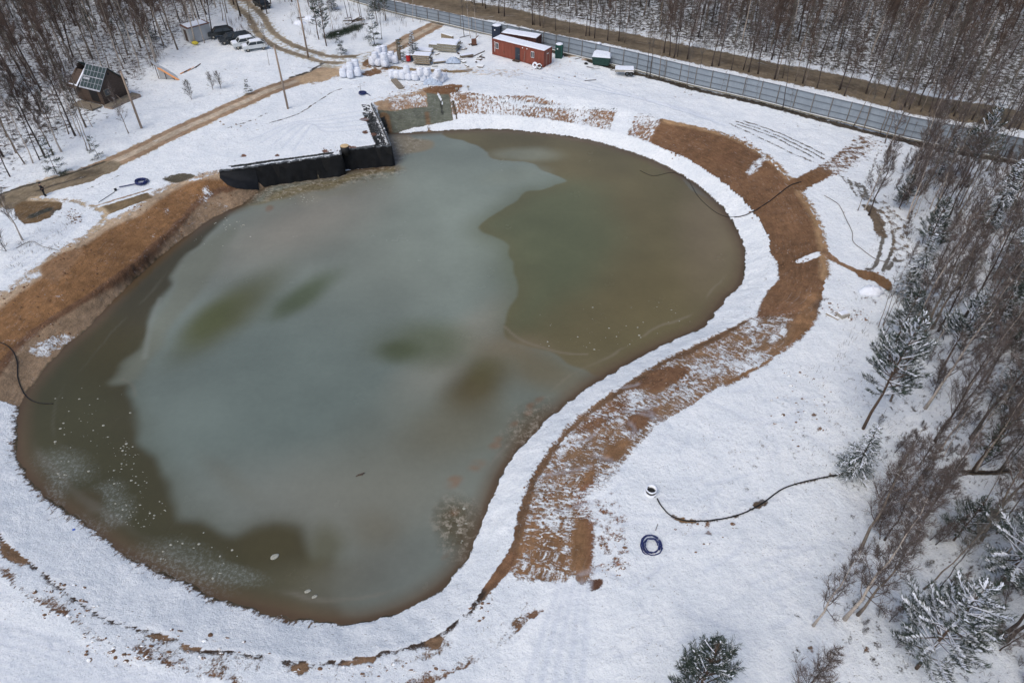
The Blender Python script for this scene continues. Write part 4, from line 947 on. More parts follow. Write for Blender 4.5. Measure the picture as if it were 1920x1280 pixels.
for i in range(n_pan):
    a, b = fat(i*step), fat((i+1)*step); d = b-a; ang = math.atan2(d[1], d[0]); c = (a+b)/2-f0
    mb.box((c[0]+.05, c[1]-.32, .1), (np.linalg.norm(d)+.05, .22, .2), ang)
mb.build('footing', M['concrete_snow'], fence)

# ------------------------------------------------------------------ retaining wall with black membrane
def densify(P, st):
    out = []
    for a, b in zip(P[:-1], P[1:]):
        n = max(1, int((b-a).length/st))
        for k in range(n): out.append(a.lerp(b, k/n))
    out.append(P[-1]); return out
base = Vector((WALL[4].x, WALL[4].y, 0))
wall = empty('retaining_wall', base, 0, 'low retaining wall draped in black membrane at the top left of the pond', 'wall')
D = [p-base for p in densify(WALL, .22)]; rs = random.Random(5)
vs = []; fs = []; rows = 9; zt = .32
ph = [rs.uniform(0, 6.28) for _ in range(6)]
for i, q in enumerate(D):
    t = (D[min(i+1, len(D)-1)]-D[max(i-1, 0)]).normalized(); nr = Vector((t.y, -t.x, 0))
    for j in range(rows+1):
        v = j/rows; s_ = i*.22
        fold = .09*math.sin(s_*1.7+ph[0]+v*2.4)*math.sin(s_*.31)+.06*math.sin(s_*3.9+ph[1]-v*3)+.05*math.sin(s_*.8+v*5+ph[2])+.05*math.sin(s_*6.1+v*1.5)*v
        o_ = .12+v*.16+fold*(.15+v)
        vs.append((q.x+nr.x*o_, q.y+nr.y*o_, zt+(.07*math.sin(s_*1.3)+.05*math.sin(s_*3.1+1))*(1-v)-v*3.35))
for i in range(len(D)-1):
    for j in range(rows): a_ = i*(rows+1)+j; fs.append((a_, a_+1, a_+rows+2, a_+rows+1))
mb = MB(); mb.add(vs, fs); mb.build('membrane', M['black'], wall, True)
mb = MB(); mc = MB()
for a, b in zip(WALL[:-1], WALL[1:]):
    a = a-base; b = b-base; c = (a+b)/2; L = (b-a).length; ang = math.atan2(b.y-a.y, b.x-a.x)
    mb.box((c.x, c.y, -.9), (L+.1, .26, 2.3), ang); mc.box((c.x, c.y, .3), (L+.18, .34, .1), ang)
mb.build('core', M['black_matt'], wall); mc = MB(); wv = random.Random(17)
mc.tube([(q.x, q.y, .30+.05*math.sin(i*.9)+wv.uniform(-.05, .05)) for i, q in enumerate(D)], [wv.uniform(.10, .19) for _ in D], 6)
mc.build('coping', simple('worn_edge', C(66, 70, 74), .8, .4, 3, snow=.3), wall)
fl = MB(); q = [G(412,330,-.1), G(425,340,-.5), G(440,346,-.9), G(455,347,-1.15), G(470,343,-1.2), G(482,339,-1.2)]
tp = [WALL[0].lerp(WALL[1], k/5*1.15) for k in range(6)]; vs = []; fs = []
for i in range(6):
    for j in range(6):
        v = tp[i].lerp(q[i], j/5); z = gz(v.x, v.y); v = Vector((v.x, v.y-.15, max(v.z if j < 1 else -9, z+.05+rs.uniform(0, .07)))); vs.append(v-base)
for i in range(5):
    for j in range(5): a_ = i*6+j; fs.append((a_, a_+1, a_+7, a_+6))
fl.add(vs, fs).build('membrane_flap', M['black'], wall, True)
g = G(648, 287, 0); t = empty('drum', (g.x, g.y, .0), 0, 'black cylinder with a tan lid standing behind the black wall', 'drum')
MB().lathe([(0, -.2), (.58, -.2), (.58, 1.05), (.5, 1.05), (.5, .95)], 22).build('shell', M['black_matt'], t, True); MB().lathe([(.56, 1.0), (.56, 1.06), (.3, 1.09), (0, 1.09)], 22).build('lid', M['lid'], t)
g = G(656.5, 315, ZW); MB().tube([(0, 0, -1), (0, .1, 2.9)], .035, 6).build('gauge_rod', M['concrete'], None, loc=(g.x, g.y, ZW)); tag(bpy.data.objects['gauge_rod'], 'thin pale rod standing upright against the black wall', 'rod')
def lumps(name, pts, rmin, rmax, mat, label, cat, seed, flat=.6, z=None):
    rs = random.Random(seed); V = []; Fc = []
    for x, y in pts:
        r = rmin+(rmax-rmin)*rs.random()**2.2; zz = gz(x, y) if z is None else z
        n = len(V); k = 6; r2 = r*rs.uniform(.3, 1)
        a0 = rs.uniform(0, 3)
        for j in range(k):
            t = a0+6.283*j/k; q_ = rs.uniform(.8, 1.2); V.append((x+r*q_*math.cos(t), y+r2*q_*math.sin(t), zz-.01))
        for j in range(k):
            t = a0+6.283*j/k; q_ = rs.uniform(.45, .75); V.append((x+r*q_*math.cos(t), y+r2*q_*math.sin(t), zz+r*flat))
        for j in range(k): Fc.append((n+j, n+(j+1) % k, n+k+(j+1) % k, n+k+j))
        Fc += [(n+k, n+k+1, n+k+2, n+k+3), (n+k+3, n+k+4, n+k+5, n+k)]
    o = link(name, np_mesh(name, np.array(V), np.array(Fc)), mat); tag(o, label, cat, kind='stuff'); return o
rs = random.Random(3); pp = []
for a, b in zip(WALL[7:10], WALL[8:11]):
    for _ in range(110): q = a.lerp(b, rs.random()); pp.append((q.x-rs.uniform(.35, 1.5), q.y+rs.uniform(-.2, .2)))
lumps('rubble', pp, .08, .22, M['rubble'], 'dark rubble filling the strip behind the black wall side', 'rubble', 4)
def px_scatter(zones, seed, z):
    rs = random.Random(seed); out = []
    for x, y, rx, ry, n in zones:
        for _ in range(n):
            a_ = rs.uniform(0, 6.28); q = math.sqrt(rs.random()); g = G(x+rx*q*math.cos(a_), y+ry*q*math.sin(a_), z); out.append((g.x, g.y))
    return out
lumps('ice_chips', px_scatter([(180,830,80,60,46),(240,890,36,80,60),(265,960,50,30,44),(1150,600,150,40,34),(560,375,40,10,30),(430,420,30,12,26),(115,890,15,5,14),(370,1040,80,50,22),(420,450,60,12,10),(1100,640,100,18,22),(680,340,60,12,12),(170,760,90,40,16),(860,980,20,40,14)], 9, ZW), .03, .14, M['ice'], 'small pale chips of ice scattered on the pond surface', 'ice', 5, .25, ZW)
for x, y, a, b, lb in ((515,1043,.34,.24,'largest pale lump of ice lying near the bottom of the pond'), (577,1108,.26,.15,'upper oval pale ice patch near the bottom shore'), (590,1118,.22,.13,'lower oval pale ice patch near the bottom shore')):
    g = G(x, y, ZW); o = MB().blob((0, 0, 0), (a, b, .05), 14, 5, .12, x).build('ice_lump', M['ice'], None, True, (g.x, g.y, ZW+.01)); o.rotation_euler.z = .5; tag(o, lb, 'ice lump')
rs = random.Random(12)
cl = []
for (x, y, rx, ry, n) in ((130,398,18,8,40),(138,412,16,8,46),(1560,582,30,14,50),(1610,590,30,14,30),(1430,560,10,20,0),(905,1130,30,20,24),(300,1200,200,40,110),(100,1110,70,40,80),(700,1240,160,14,60),(1100,195,130,18,0),(760,175,30,6,40),(800,162,50,5,60),(1010,165,60,6,16),(1060,140,60,10,30),(1640,275,20,14,60),(460,235,60,10,30),(1320,1000,60,40,14),(1500,760,60,80,60),(1150,1040,25,45,40),(620,280,20,6,14),(560,30,40,14,12),(1000,128,20,4,20)):
    cl += px_scatter([(x, y, rx, ry, n)], x+y, 0)
lumps('clods', cl, .03, .2, M['clod'], 'loose lumps of earth and litter scattered over the snow', 'clods', 6, .4)

rs = random.Random(40)
M['soil_lump'] = simple('soil_lump', C(104, 78, 58), .95, .35, 3, snow=.12)
bk = px_scatter([(1330,275,80,16,150),(1440,360,40,50,170),(1490,450,35,60,170),(1480,560,40,50,130),(150,500,60,40,120),(60,580,70,40,130),(300,410,60,30,110),(400,350,40,20,50),(1040,930,60,90,140),(1150,790,50,50,90),(1250,710,60,30,90),(1560,320,30,20,40),(1630,525,25,10,24)], 41, -.6)
lumps('soil_lumps', bk, .03, .17, M['soil_lump'], 'loose lumps of brown soil lying on the bare earth banks', 'soil lumps', 42, .7)
# ------------------------------------------------------------------ site cabins
def frame(pa, pb):
    a = G(*pa); b = G(*pb); d = b-a; return a, d.length, math.atan2(d.y, d.x)
def cabin(pa, pb, wdt, h, body, label, details=False, length=None):
    a, L, ang = frame(pa, pb); L = length or L
    o = empty('site_cabin', (a.x, a.y, .1), ang, label, 'cabin')
    mb = MB(); vs = []; fs = []
    # corrugated long sides, plain ends, all one shell
    n = int(L/.16)
    def side(y, sgn):
        k0 = len(mb.v); v = []; f = []
        for i in range(n+1):
            dd = .025*(1 if (i//2) % 2 else -1)*sgn
            for z in (.06, h-.06): v.append((L*i/n, y+dd, z))
        for i in range(n): f.append((2*i, 2*i+2, 2*i+3, 2*i+1) if sgn < 0 else (2*i, 2*i+1, 2*i+3, 2*i+2))
        mb.add(v, f)
    side(0.03, -1); side(wdt-.03, 1)
    for x in (.03, L-.03):
        m_ = int(wdt/.16)
        v = []; f = []
        for i in range(m_+1):
            dd = .02*(1 if (i//2) % 2 else -1)
            for z in (.06, h-.06): v.append((x+dd, wdt*i/m_, z))
        for i in range(m_): f.append((2*i, 2*i+2, 2*i+3, 2*i+1))
        mb.add(v, f)
    mb.box((L/2, wdt/2, h-.1), (L-.1, wdt-.1, .05)); mb.build('wall', M[body], o)
    fb = MB()
    for x in (0, L):
        for y in (0, wdt): fb.box((x, y, h/2), (.14, .14, h))
    for z in (.06, h-.04):
        for y in (0, wdt): fb.box((L/2, y, z), (L-.16, .11, .12))
        for x in (0, L): fb.box((x, wdt/2, z), (.11, wdt-.16, .12))
    fb.build('frame', M[body], o)
    # snow on the roof, its edge uneven
    nx, ny = 40, 10; v = []; f = []; rr = random.Random(int(L*10))
    for j in range(ny+1):
        for i in range(nx+1):
            e = min(i, nx-i, 2*j, 2*(ny-j)); v.append((L*i/nx*1.0, wdt*j/ny, h+.04+.1*min(1, e/2.0)+rr.uniform(0, .025)))
    for j in range(ny):
        for i in range(nx): a_ = j*(nx+1)+i; f.append((a_, a_+1, a_+nx+2, a_+nx+1))
    MB().add(v, f).build('roof_snow', M['snow'], o, True)
    if details:
        for x in (L*.092, L*.79):
            w = MB().box((x, -.05, 1.62), (.62, .06, 1.0)).build('window', M['white_paint'], o)
            MB().box((x-.145, -.085, 1.62), (.23, .02, .84)).box((x+.145, -.085, 1.62), (.23, .02, .84)).build('pane', M['glass'], w)
        dr = MB().box((L*.5, -.05, 1.12), (.92, .07, 2.0)).build('door', M['door_dark'], o)
        MB().box((L*.5+.34, -.1, 1.08), (.05, .05, .16)).build('handle', M['concrete'], dr)
        MB().box((L*.5, -.4, .1), (1.2, .7, .12)).build('step', M['wood_dark'], o)
        for x in (L*.6, L*.685): MB().blob((x, -.12, 2.35), (.1, .08, .1), 10, 6, 0).build('lamp', M['white_paint'], o)
        # painted vertical lettering on the left end of the long side
        lt = MB(); rr = random.Random(2)
        for k, z in enumerate((2.15, 1.9, 1.65, 1.38, 1.12, .86, .6)):
            x = .42; 
            for (dx, dz, w_, h_) in ([(-.08, 0, .04, .18), (.08, 0, .04, .18), (0, 0, .14, .04)], [(-.08, 0, .04, .18), (0, .08, .16, .03), (.07, .0, .04, .18)], [(0, .08, .18, .03), (0, 0, .04, .18)], [(-.07, 0, .04, .18), (0, .08, .16, .03), (0, -.08, .16, .03)])[k % 4]:
                lt.box((x+dx, -.012, z+dz), (w_*1.2, .015, h_*1.1))
        lt.build('lettering', M['white_paint'], o)
        MB().box((L+.09, wdt*.45, 1.95), (.01, .5, .14)).build('notice', M['white_paint'], o)
        MB().tube([(L*.63, -.15, 0), (L*.645, -.08, 1.9)], .02, 5).build('pipe', M['concrete'], o)
        MB().box((L*.23, -.04, .85), (.16, .05, .3)).build('meter_box', M['rust'], o)
        MB().tube([(L+.13, wdt*.3, .1), (L+.13, wdt*.3, h-.1)], .02, 5).tube([(L+.13, wdt*.7, .1), (L+.13, wdt*.7, h-.1)], .02, 5).build('lock_bar', M['concrete'], o)
    return o, L, ang
c1_, L1, a1 = cabin((924,103), (1019,127.5), 2.35, 2.6, 'red_oxide', 'long red oxide site cabin with snowy roof, dark door and two white windows', True)
c2_, L2, a2 = cabin((940,92), (1004,103), 2.3, 2.6, 'dark_oxide', 'dark cabin with snow covered roof standing just behind the red cabin')
g = G(1003, 125.5); 
def tyre(px, py, r, label, lean, rz, mat='rubber_snow'):
    g = G(px, py); o = empty('tyre', (g.x, g.y, gz(g.x, g.y)), rz, label, 'tyre')
    tl = Matrix.Rotation(lean, 3, 'X')
    MB().torus((0, 0, r*1.0), r*.72, r*.3, 26, 9, 'Y', 1, tl).build('tread', M[mat], o, True); MB().torus((0, 0, r), r*.46, r*.06, 20, 6, 'Y', 1, tl).build('bead', M['black_matt'], o, True); return o
tyre(1003, 128, .52, 'snow covered truck tyre leaning on the front of the red cabin', -.2, a1, 'white_plastic')
tyre(1011, 129.5, .46, 'dark truck tyre leaning beside the snowy tyre at the red cabin corner', -.35, a1+.5)
def booth(px, py, w, h, mat, label, cat='toilet'):
    g = G(px, py); o = empty('portable_toilet', (g.x, g.y, 0), -.25, label, cat)
    MB().box((0, 0, h/2), (w, w, h)).build('cabin_shell', M[mat], o)
    dr = MB().box((0, -w/2-.02, h*.47), (w*.7, .04, h*.84)).build('door', M['green_dark'] if mat == 'green_paint' else M[mat], o); MB().box((-.2, -w/2-.06, h*.75), (.2, .03, .22)).build('sign', M['white_paint'], dr)
    MB().box((0, 0, h+.05), (w*1.06, w*1.06, .1), taper=.9).build('roof', M[mat], o); MB().blob((0, 0, h+.08), (w*.56, w*.56, .16), 14, 6, .05, 3, zmin=0).build('roof_snow', M['snow'], o, True)
booth(1048, 108, 1.15, 2.15, 'green_paint', 'green portable toilet with snow on top beside the red cabin')
booth(932, 71, 1.5, 2.1, 'navy', 'dark blue booth with snowy top at the far left end of the cabins', 'booth')
# green container with snow heap
g = G(1127, 121); o = empty('waste_container', (g.x, g.y, 0), -.22, 'dark green open container heaped with snow standing at the fence', 'container')
MB().prism([(-1.3, .1), (1.3, .1), (1.55, 1.35), (-1.55, 1.35)], -.7, .7).build('body', M['green_dark'], o)
r_ = MB()
for x in (-1.2, -.6, 0, .6, 1.2): r_.box((x, -.74, .72), (.07, .08, 1.2))
r_.build('rib', M['green_dark'], o); MB().prism([(-1.55, 1.36), (1.55, 1.36), (1.35, 1.9), (-1.0, 2.1), (-1.4, 1.8)], -.72, .72).build('snow', M['snow'], o)
g = G(1122, 95); o = empty('barrel', (g.x, g.y, 0), 0, 'small dark barrel with snow cap between green container and fence', 'barrel')
MB().lathe([(0, 0), (.45, 0), (.45, 1.2), (0, 1.2)], 16).build('shell', M['navy'], o); MB().blob((0, 0, 1.2), (.47, .47, .2), 12, 6, .05, 1, 0).build('snow', M['snow'], o, True)
# trailer
g = G(1170, 139); o = empty('trailer', (g.x, g.y, 0), -.1, 'small snow covered two axle trailer parked near the fence', 'trailer')
MB().box((0, 0, .75), (3.0, 1.5, .4)).build('bed', M['concrete'], o); MB().box((0, 0, 1.0), (3.02, 1.52, .12), taper=.96, jit=.02).build('snow', M['snow'], o)
MB().tube([(-1.5, -.5, .6), (-2.3, 0, .55), (-1.5, .5, .6)], .05, 5).build('drawbar', M['post'], o)
for x in (.45, 1.15):
    for y in (-.8, .8): MB().torus((x, y, .34), .26, .1, 16, 7, 'Y').build('wheel', M['rubber'], o, True)
for y in (-.82, .82): MB().prism([(.05, .55), (.3, .8), (1.3, .8), (1.55, .55), (1.3, .72), (.3, .72)], y-.12, y+.12).build('mudguard', M['white_paint'], o)

# ------------------------------------------------------------------ big bags
def bag_mesh(seed):
    rs = random.Random(seed); mb = MB(); prof = [(.0, 0), (.42, 0), (.49, .12), (.5, .4), (.49, .7), (.44, .86), (.3, .95), (.12, .98)]; n = 16
    vs = []; fs = []
    for r, z in prof:
        for k in range(n):
            t = 2*math.pi*k/n; sq = 1/max(abs(math.cos(t)), abs(math.sin(t)))**.45*.93; q = r*sq*(1+rs.uniform(-.045, .045)); vs.append((q*math.cos(t), q*math.sin(t), z+rs.uniform(-.02, .02)))
    for i in range(len(prof)-1):
        for k in range(n): k2 = (k+1) % n; fs.append((i*n+k, i*n+k2, (i+1)*n+k2, (i+1)*n+k))
    mb.add(vs, fs); mb.add([vs[(len(prof)-1)*n+k] for k in range(n)], [tuple(range(n))])
    return mb.mesh('bag', True)
bm_ = [bag_mesh(i) for i in range(4)]
lp = MB()
for sx in (-1, 1):
    for sy in (-1, 1): lp.tube([(sx*.36, sy*.36, .85), (sx*.3, sy*.3, 1.08), (sx*.16, sy*.3, 1.0)], .025, 4)
loopm = lp.mesh('strap'); loopm.materials.append(M['white_plastic'])
scap = MB().blob((0, 0, .93), (.42, .42, .13), 12, 6, .08, 4, 0).mesh('snow', True); scap.materials.append(M['snow'])
for b_ in bm_: b_.materials.append(M['white_plastic'])
def bags(lst, label, group):
    for i, (x, y, l) in enumerate(lst):
        zc = .48+l*.93; g = G(x, y, zc); o = bpy.data.objects.new('bulk_bag', None); sc.collection.objects.link(o)
        o.location = (g.x, g.y, zc-.48+.02); o.rotation_euler = (0, 0, rnd.uniform(0, 3)); k = rnd.uniform(1.12, 1.34); o.scale = (k, k, k*.98); tag(o, label, 'bulk bag', group)
        for nm, me in (('sack', bm_[i % 4]), ('strap', loopm))+((('snow_cap', scap),) if i % 2 == 0 or l else ()):
            c = bpy.data.objects.new(nm, me); sc.collection.objects.link(c); c.parent = o
bags([(643,138,0),(656,139.5,0),(670,136,0),(648,131,0),(660,130,0),(656,126,1),(666,122,1)], 'white bulk bag in the snowy pile at the near side of the road fork', 'bulk bags by the fork')
bags([(699,116,0),(709,117,0),(722,119,0),(703,106,1),(712,110,0),(720,108,1),(729,110,0),(740,112,0),(710,97,1),(719,95,1),(733,106,0)], 'white bulk bag in the tallest pile beside the upright grey column', 'bulk bags by the column')
bags([(735,139,0),(745,141,0),(755,142,0),(766,143,0),(778,144,0),(762,132,1),(788,136,1),(801,136,1),(794,146,0),(806,146,0),(818,149,0),(827,148,0),(821,139,1),(832,144,0)], 'white bulk bag in the long row above the grey matting', 'long row of bulk bags')
g = G(812, 156); rs = random.Random(9); v = []; f = []; n = 14
for j in range(n+1):
    for i in range(n+1):
        x, y = (i/n-.5)*3.0, (j/n-.5)*1.8; r = 1-min(1, (x/1.5)**2+(y/.9)**2); v.append((x, y, .05+r*.75+rs.uniform(-.12, .14)*(.3+r)))
for j in range(n):
    for i in range(n): a_ = j*(n+1)+i; f.append((a_, a_+1, a_+n+2, a_+n+1))
o = MB().add(v, f).build('plastic_film', M['tarp'], None, False, (g.x, g.y, 0)); tag(o, 'crumpled grey blue plastic film heaped below the long row of bags', 'film')
g = G(850, 116); o = MB().add([(x*.8, y*.9, z*.9) for x, y, z in v], f).build('plastic_film', M['tarp'], None, False, (g.x, g.y, 0)); tag(o, 'pale crumpled film bundle on snow between wooden beam and slab stack', 'film')

# ------------------------------------------------------------------ stacks of slabs, boards and odds and ends
def slab_stack(px, py, L, Wd, courses, rz, label, seed, th=.28, mat='concrete_snow', nm='slab', cat='slab stack'):
    g = G(px, py); o = empty('slab_stack' if nm == 'slab' else 'board_stack', (g.x, g.y, 0), rz, label, cat); rs = random.Random(seed); z = .08
    for k in range(courses):
        nn = rs.choice((3, 4, 5))
        mb = MB()
        for j in range(nn):
            mb.box((rs.uniform(-.12, .12), (j-(nn-1)/2)*Wd/nn, z+th/2), (L*rs.uniform(.9, 1.04), Wd/nn-.03, th), rs.uniform(-.01, .01))
        mb.build(nm, M[mat], o); z += th+.04
        if k < courses-1: MB().box((-L*.3, 0, z), (.1, Wd*.95, .05)).box((L*.3, 0, z), (.1, Wd*.95, .05)).build('spacer', M['wood_dark'], o); z += .05
    MB().box((0, 0, z+.04), (L*1.0, Wd*1.0, .12), taper=.95, jit=.02, rnd=rs).build('snow', M['snow'], o); return o
slab_stack(842, 93, 3.4, 2.6, 3, -.25, 'largest stack of concrete slabs under a snow sheet in front of the fence', 1, .34)
slab_stack(820, 90, 2.6, 1.6, 2, -.25, 'lower slab stack touching the left side of the largest stack', 2, .3)
slab_stack(796, 99, 2.8, 1.5, 2, -.2, 'low board stack with thick snow between spruce and slabs', 3, .18, 'wood_snow', 'board', 'board stack')
slab_stack(793, 118, 2.9, 1.5, 5, -.15, 'tall uneven stack of grey boards beside the red barrel', 4, .2, 'wood_snow', 'board', 'board stack')
slab_stack(823, 117, 2.0, .9, 1, .25, 'small snowy board pile right of the tall board stack', 5, .2, 'wood_snow', 'board', 'board stack')
slab_stack(875, 107, 2.2, .6, 1, .4, 'short wooden beams lying right of the film bundle', 6, .3, 'wood_grey', 'board', 'board stack')
def stick(name, a, b, z0, z1, r, mat, label, cat, sides=6):
    p = G(*a); q = G(*b); o = MB().tube([(0, 0, z0), (q.x-p.x, q.y-p.y, z1)], r, sides).build(name, M[mat], None, False, (p.x, p.y, 0)); return tag(o, label, cat)
def plank(a, b, w, h, z, mat, name, label, cat='board'):
    p, L, ang = frame(a, b); o = MB().box((L/2, 0, z+h/2), (L, w, h)).build(name, M[mat], None, False, (p.x, p.y, gz(p.x, p.y))); o.rotation_euler.z = ang; return tag(o, label, cat)
plank((829,69), (849,75), .5, .8, 0, 'wood_snow', 'beam', 'thick dark beam lying behind the largest slab stack', 'beam')
plank((885,108), (909,97), .12, .12, .1, 'post', 'pipe', 'long thin dark pipe lying on snow left of the red cabin', 'pipe')
plank((738,150), (753,167), .9, .25, .1, 'wood_grey', 'board', 'grey board lying in the snow below the long row of bags')
plank((1078,113), (1090,110), .12, .06, .05, 'wood_dark', 'board', 'short dark board near the green toilet')
plank((1100,126), (1113,129), .14, .06, .05, 'wood_dark', 'board', 'broken board left of the loose sheet below the container')
plank((1106,128), (1122,126), 1.2, .06, .05, 'white_paint', 'sheet', 'snowy sheet lying on the ground below the green container', 'sheet')
plank((1096,152), (1118,150), .1, .05, .03, 'wood_dark', 'board', 'thin board on snow above the mottled bank')
plank((862,70), (880,66), .1, .06, .05, 'wood_dark', 'board', 'thin board on snow just before the fence')
g = G(1099, 121); tag(MB().blob((0, 0, .1), (.35, .3, .22), 10, 6, .2, 2).build('bucket', M['black_matt'], None, False, (g.x, g.y, 0)), 'dark lump of scrap beside the loose sheet near the container', 'scrap')
g = G(749, 111.5); o = empty('concrete_column', (g.x, g.y, 0), .2, 'tall upright grey slab standing beside the highest pile of bags', 'column'); MB().box((0, 0, 1.65), (.62, .3, 3.4), jit=.02).build('shaft', M['wood_grey'], o); MB().box((0, 0, 3.4), (.62, .3, .1), taper=.9).build('snow_cap', M['snow'], o)
def barrel(px, py, mat, label, h=.9, r=.3):
    g = G(px, py); o = empty('barrel', (g.x, g.y, 0), 0, label, 'barrel')
    MB().lathe([(0, 0), (r, 0), (r, h*.33), (r*1.05, h*.35), (r, h*.37), (r, h*.66), (r*1.05, h*.68), (r, h*.7), (r, h), (0, h)], 16).build('shell', M[mat], o); MB().blob((0, 0, h), (r, r, .1), 12, 6, .05, 1, 0).build('snow', M['snow'], o, True)
barrel(766, 114, 'red', 'red barrel beside the tall board stack', 1.0, .38); barrel(772, 113, 'navy', 'dark blue barrel right of the red barrel', .9, .32)
g = G(889, 85); o = empty('pump', (g.x, g.y, 0), .3, 'small rusty machine standing among scrap right of the slab stack', 'machine')
MB().box((0, 0, .6), (.8, .6, .9), jit=.05).build('housing', M['rust'], o); MB().tube([(.2, 0, 1), (.9, .3, 1.5)], .06, 6).build('spout', M['rust'], o); MB().box((0, 0, .1), (1.0, .7, .12)).build('base', M['black_matt'], o)
rs = random.Random(21)
for k in range(12):
    x, y = 858+rs.uniform(0, 28), 76+rs.uniform(0, 18); dx, dy = rs.uniform(-9, 9), rs.uniform(-3, 3)
    plank((x, y), (x+dx, y+dy), .18, .1, rs.uniform(0, .2), rs.choice(('wood_snow', 'wood_dark')), 'board', 'loose board in the scatter of scrap right of the largest slab stack')['group'] = 'scattered boards by the slab stack'
rs = random.Random(33)
for k in range(16):
    x, y = 862+rs.uniform(-52, 45), 112+rs.uniform(-12, 14); dx, dy = rs.uniform(-11, 11), rs.uniform(-3, 3)
    plank((x, y), (x+dx, y+dy), rs.choice((.2, .3, 1.0)), .12, rs.uniform(0, .15), rs.choice(('wood_snow', 'wood_dark', 'concrete_snow')), 'board', 'loose board or slab lying in the yard between bags and red cabin')['group'] = 'loose boards in the yard'
for k in range(14):
    x, y = 640+rs.uniform(0, 35), 38+rs.uniform(0, 14); dx, dy = rs.uniform(8, 18), rs.uniform(-4, -1)
    plank((x, y), (x+dx, y+dy), .16, .12, rs.uniform(0, .5), rs.choice(('wood_snow', 'wood_dark', 'wood_grey')), 'timber', 'felled timber in the dark heap inside the copse above the road fork', 'timber')['group'] = 'timber heap in the copse'
g = G(648, 55); rs2 = random.Random(8); sp = []
for _ in range(700):
    t = rs2.random(); sp.append(tuple((G(615, 70).lerp(G(675, 50), t)+Vector((rs2.uniform(-.9, .9), rs2.uniform(-1.2, 1.2), 0)))[:2]))
brush('brushwood', sp, 'dark green and brown heap of cut branches in the copse', 77, .7, M['needle'], 5)
for k, (x, y, lb) in enumerate(((581,37,'snow covered low heap beside the far utility pole'), (562,46,'small snow mound left of the far utility pole'))):
    g = G(x, y); tag(MB().blob((0, 0, 0), (1.3, .8, .7), 12, 7, .12, k, 0).build('snow_mound', M['snow'], None, True, (g.x, g.y, .0)), lb, 'snow mound')
g = G(1634, 548); tag(MB().blob((0, 0, 0), (1.2, .8, .7), 16, 9, .16, 5, 0).build('snow_mound', M['snow'], None, True, (g.x, g.y, -.05)), 'white snow mound beside the brown dirt patch at the edge of the right wood', 'snow mound')
g = G(1580, 592); o = empty('concrete_block', (g.x, g.y, gz(g.x, g.y)), .4, 'pale half buried block in churned snow right of the brown bank', 'block')
MB().box((0, 0, .15), (1.0, .75, .35), jit=.04).build('block', M['concrete'], o); MB().box((0, .05, .36), (.95, .6, .1), taper=.85, jit=.02).build('snow', M['snow'], o)
plank((1549,588), (1572,600), .25, .15, 0, 'wood_snow', 'beam', 'snowy beam leaning toward the half buried block', 'beam')
g = G(141, 996, ZW); tag(MB().box((0, 0, .12), (.16, .14, .34), .3, jit=.03).build('canister', M['blue'], None, False, (g.x, g.y, ZW)), 'small bright blue canister at the lower left water edge', 'canister')
g = G(675, 891, ZW); tag(MB().tube([(-.32, -.12, 0), (-.1, .02, .05), (.1, .05, .03), (.35, .25, .06)], [.03, .06, .08, .03], 6).build('driftwood', M['wood_dark'], None, False, (g.x, g.y, ZW+.03)), 'small dark stick with frost frozen into the ice in the pond middle', 'stick')

# ------------------------------------------------------------------ poles
def pole(px, py, h, r, label, arms=()):
    g = G(px, py); o = empty('utility_pole', (g.x, g.y, 0), 0, label, 'pole')
    MB().tube([(0, 0, -.3), (0, 0, h)], [r, r*.72], 10).build('shaft', M['wood_pole'], o, True)
    for z in arms: MB().box((0, 0, z), (1.3, .1, .12), .4).build('crossarm', M['wood_dark'], o)
    return o
pole(540, 204, 9.2, .17, 'bare wooden utility pole standing in snow above the black wall')
pole(578, 107, 9.5, .17, 'wooden utility pole beside the road near the fork', (6.4,))
pole(266, 242, 8.2, .17, 'leaning-looking utility pole in front of the derelict house, nearest the track')
# thin stakes
for x, y, h, lb in ((676,170,1.2,'short thin stake beside the blue hose coil above the wall'), (1229,994,.8,'thin dark stake standing behind the near hose coil')):
    g = G(x, y); tag(MB().tube([(0, 0, -.2), (.05, 0, h)], .03, 5).build('stake', M['post'], None, False, (g.x, g.y, gz(g.x, g.y))), lb, 'stake')
for x, y in ((856,172),(878,170)):
    g = G(x, y); o = empty('survey_mark', (g.x, g.y, gz(g.x, g.y)), 0, ('left' if x < 870 else 'right')+' one of two small headed markers beside the grey matting', 'marker'); MB().tube([(0, 0, -.1), (0, 0, .5)], .04, 5).build('stem', M['post'], o); MB().box((0, 0, .58), (.4, .25, .22)).build('head', M['concrete'], o)

# ------------------------------------------------------------------ derelict house
A = G(186, 168, 2.7); A.z = 0
u = Vector((.43, .90, 0)); v_ = Vector((-.90, .43, 0)); Hang = math.atan2(u.y, u.x)
hs = empty('wooden_house', (A.x, A.y, 0), Hang, 'derelict dark wooden house with a broken snow striped roof in the upper left wood', 'house')
Wd, Ln, He, Ha = 4.5, 5.8, 2.7, 5.1                    # local x = along the gable, local y = along the ridge (away to the left)
def planks(mb, x0, y0, x1, y1, z0, z1, th=.05, n=None, top=None):
    L = math.hypot(x1-x0, y1-y0); n = n or int(L/.22); ang = math.atan2(y1-y0, x1-x0); rs = random.Random(int(L*100))
    for k in range(n):
        t = (k+.5)/n; zt_ = z1 if top is None else top(t); mb.box((x0+(x1-x0)*t, y0+(y1-y0)*t, (z0+zt_)/2), (L/n-.012, th*rs.uniform(.6, 1.2), zt_-z0), ang)
w = MB(); planks(w, 0, 0, Wd, 0, .3, He, top=lambda t: He+(Ha-He)*(1-abs(2*t-1))-.08); w.build('gable_wall', M['wood_dark'], hs)
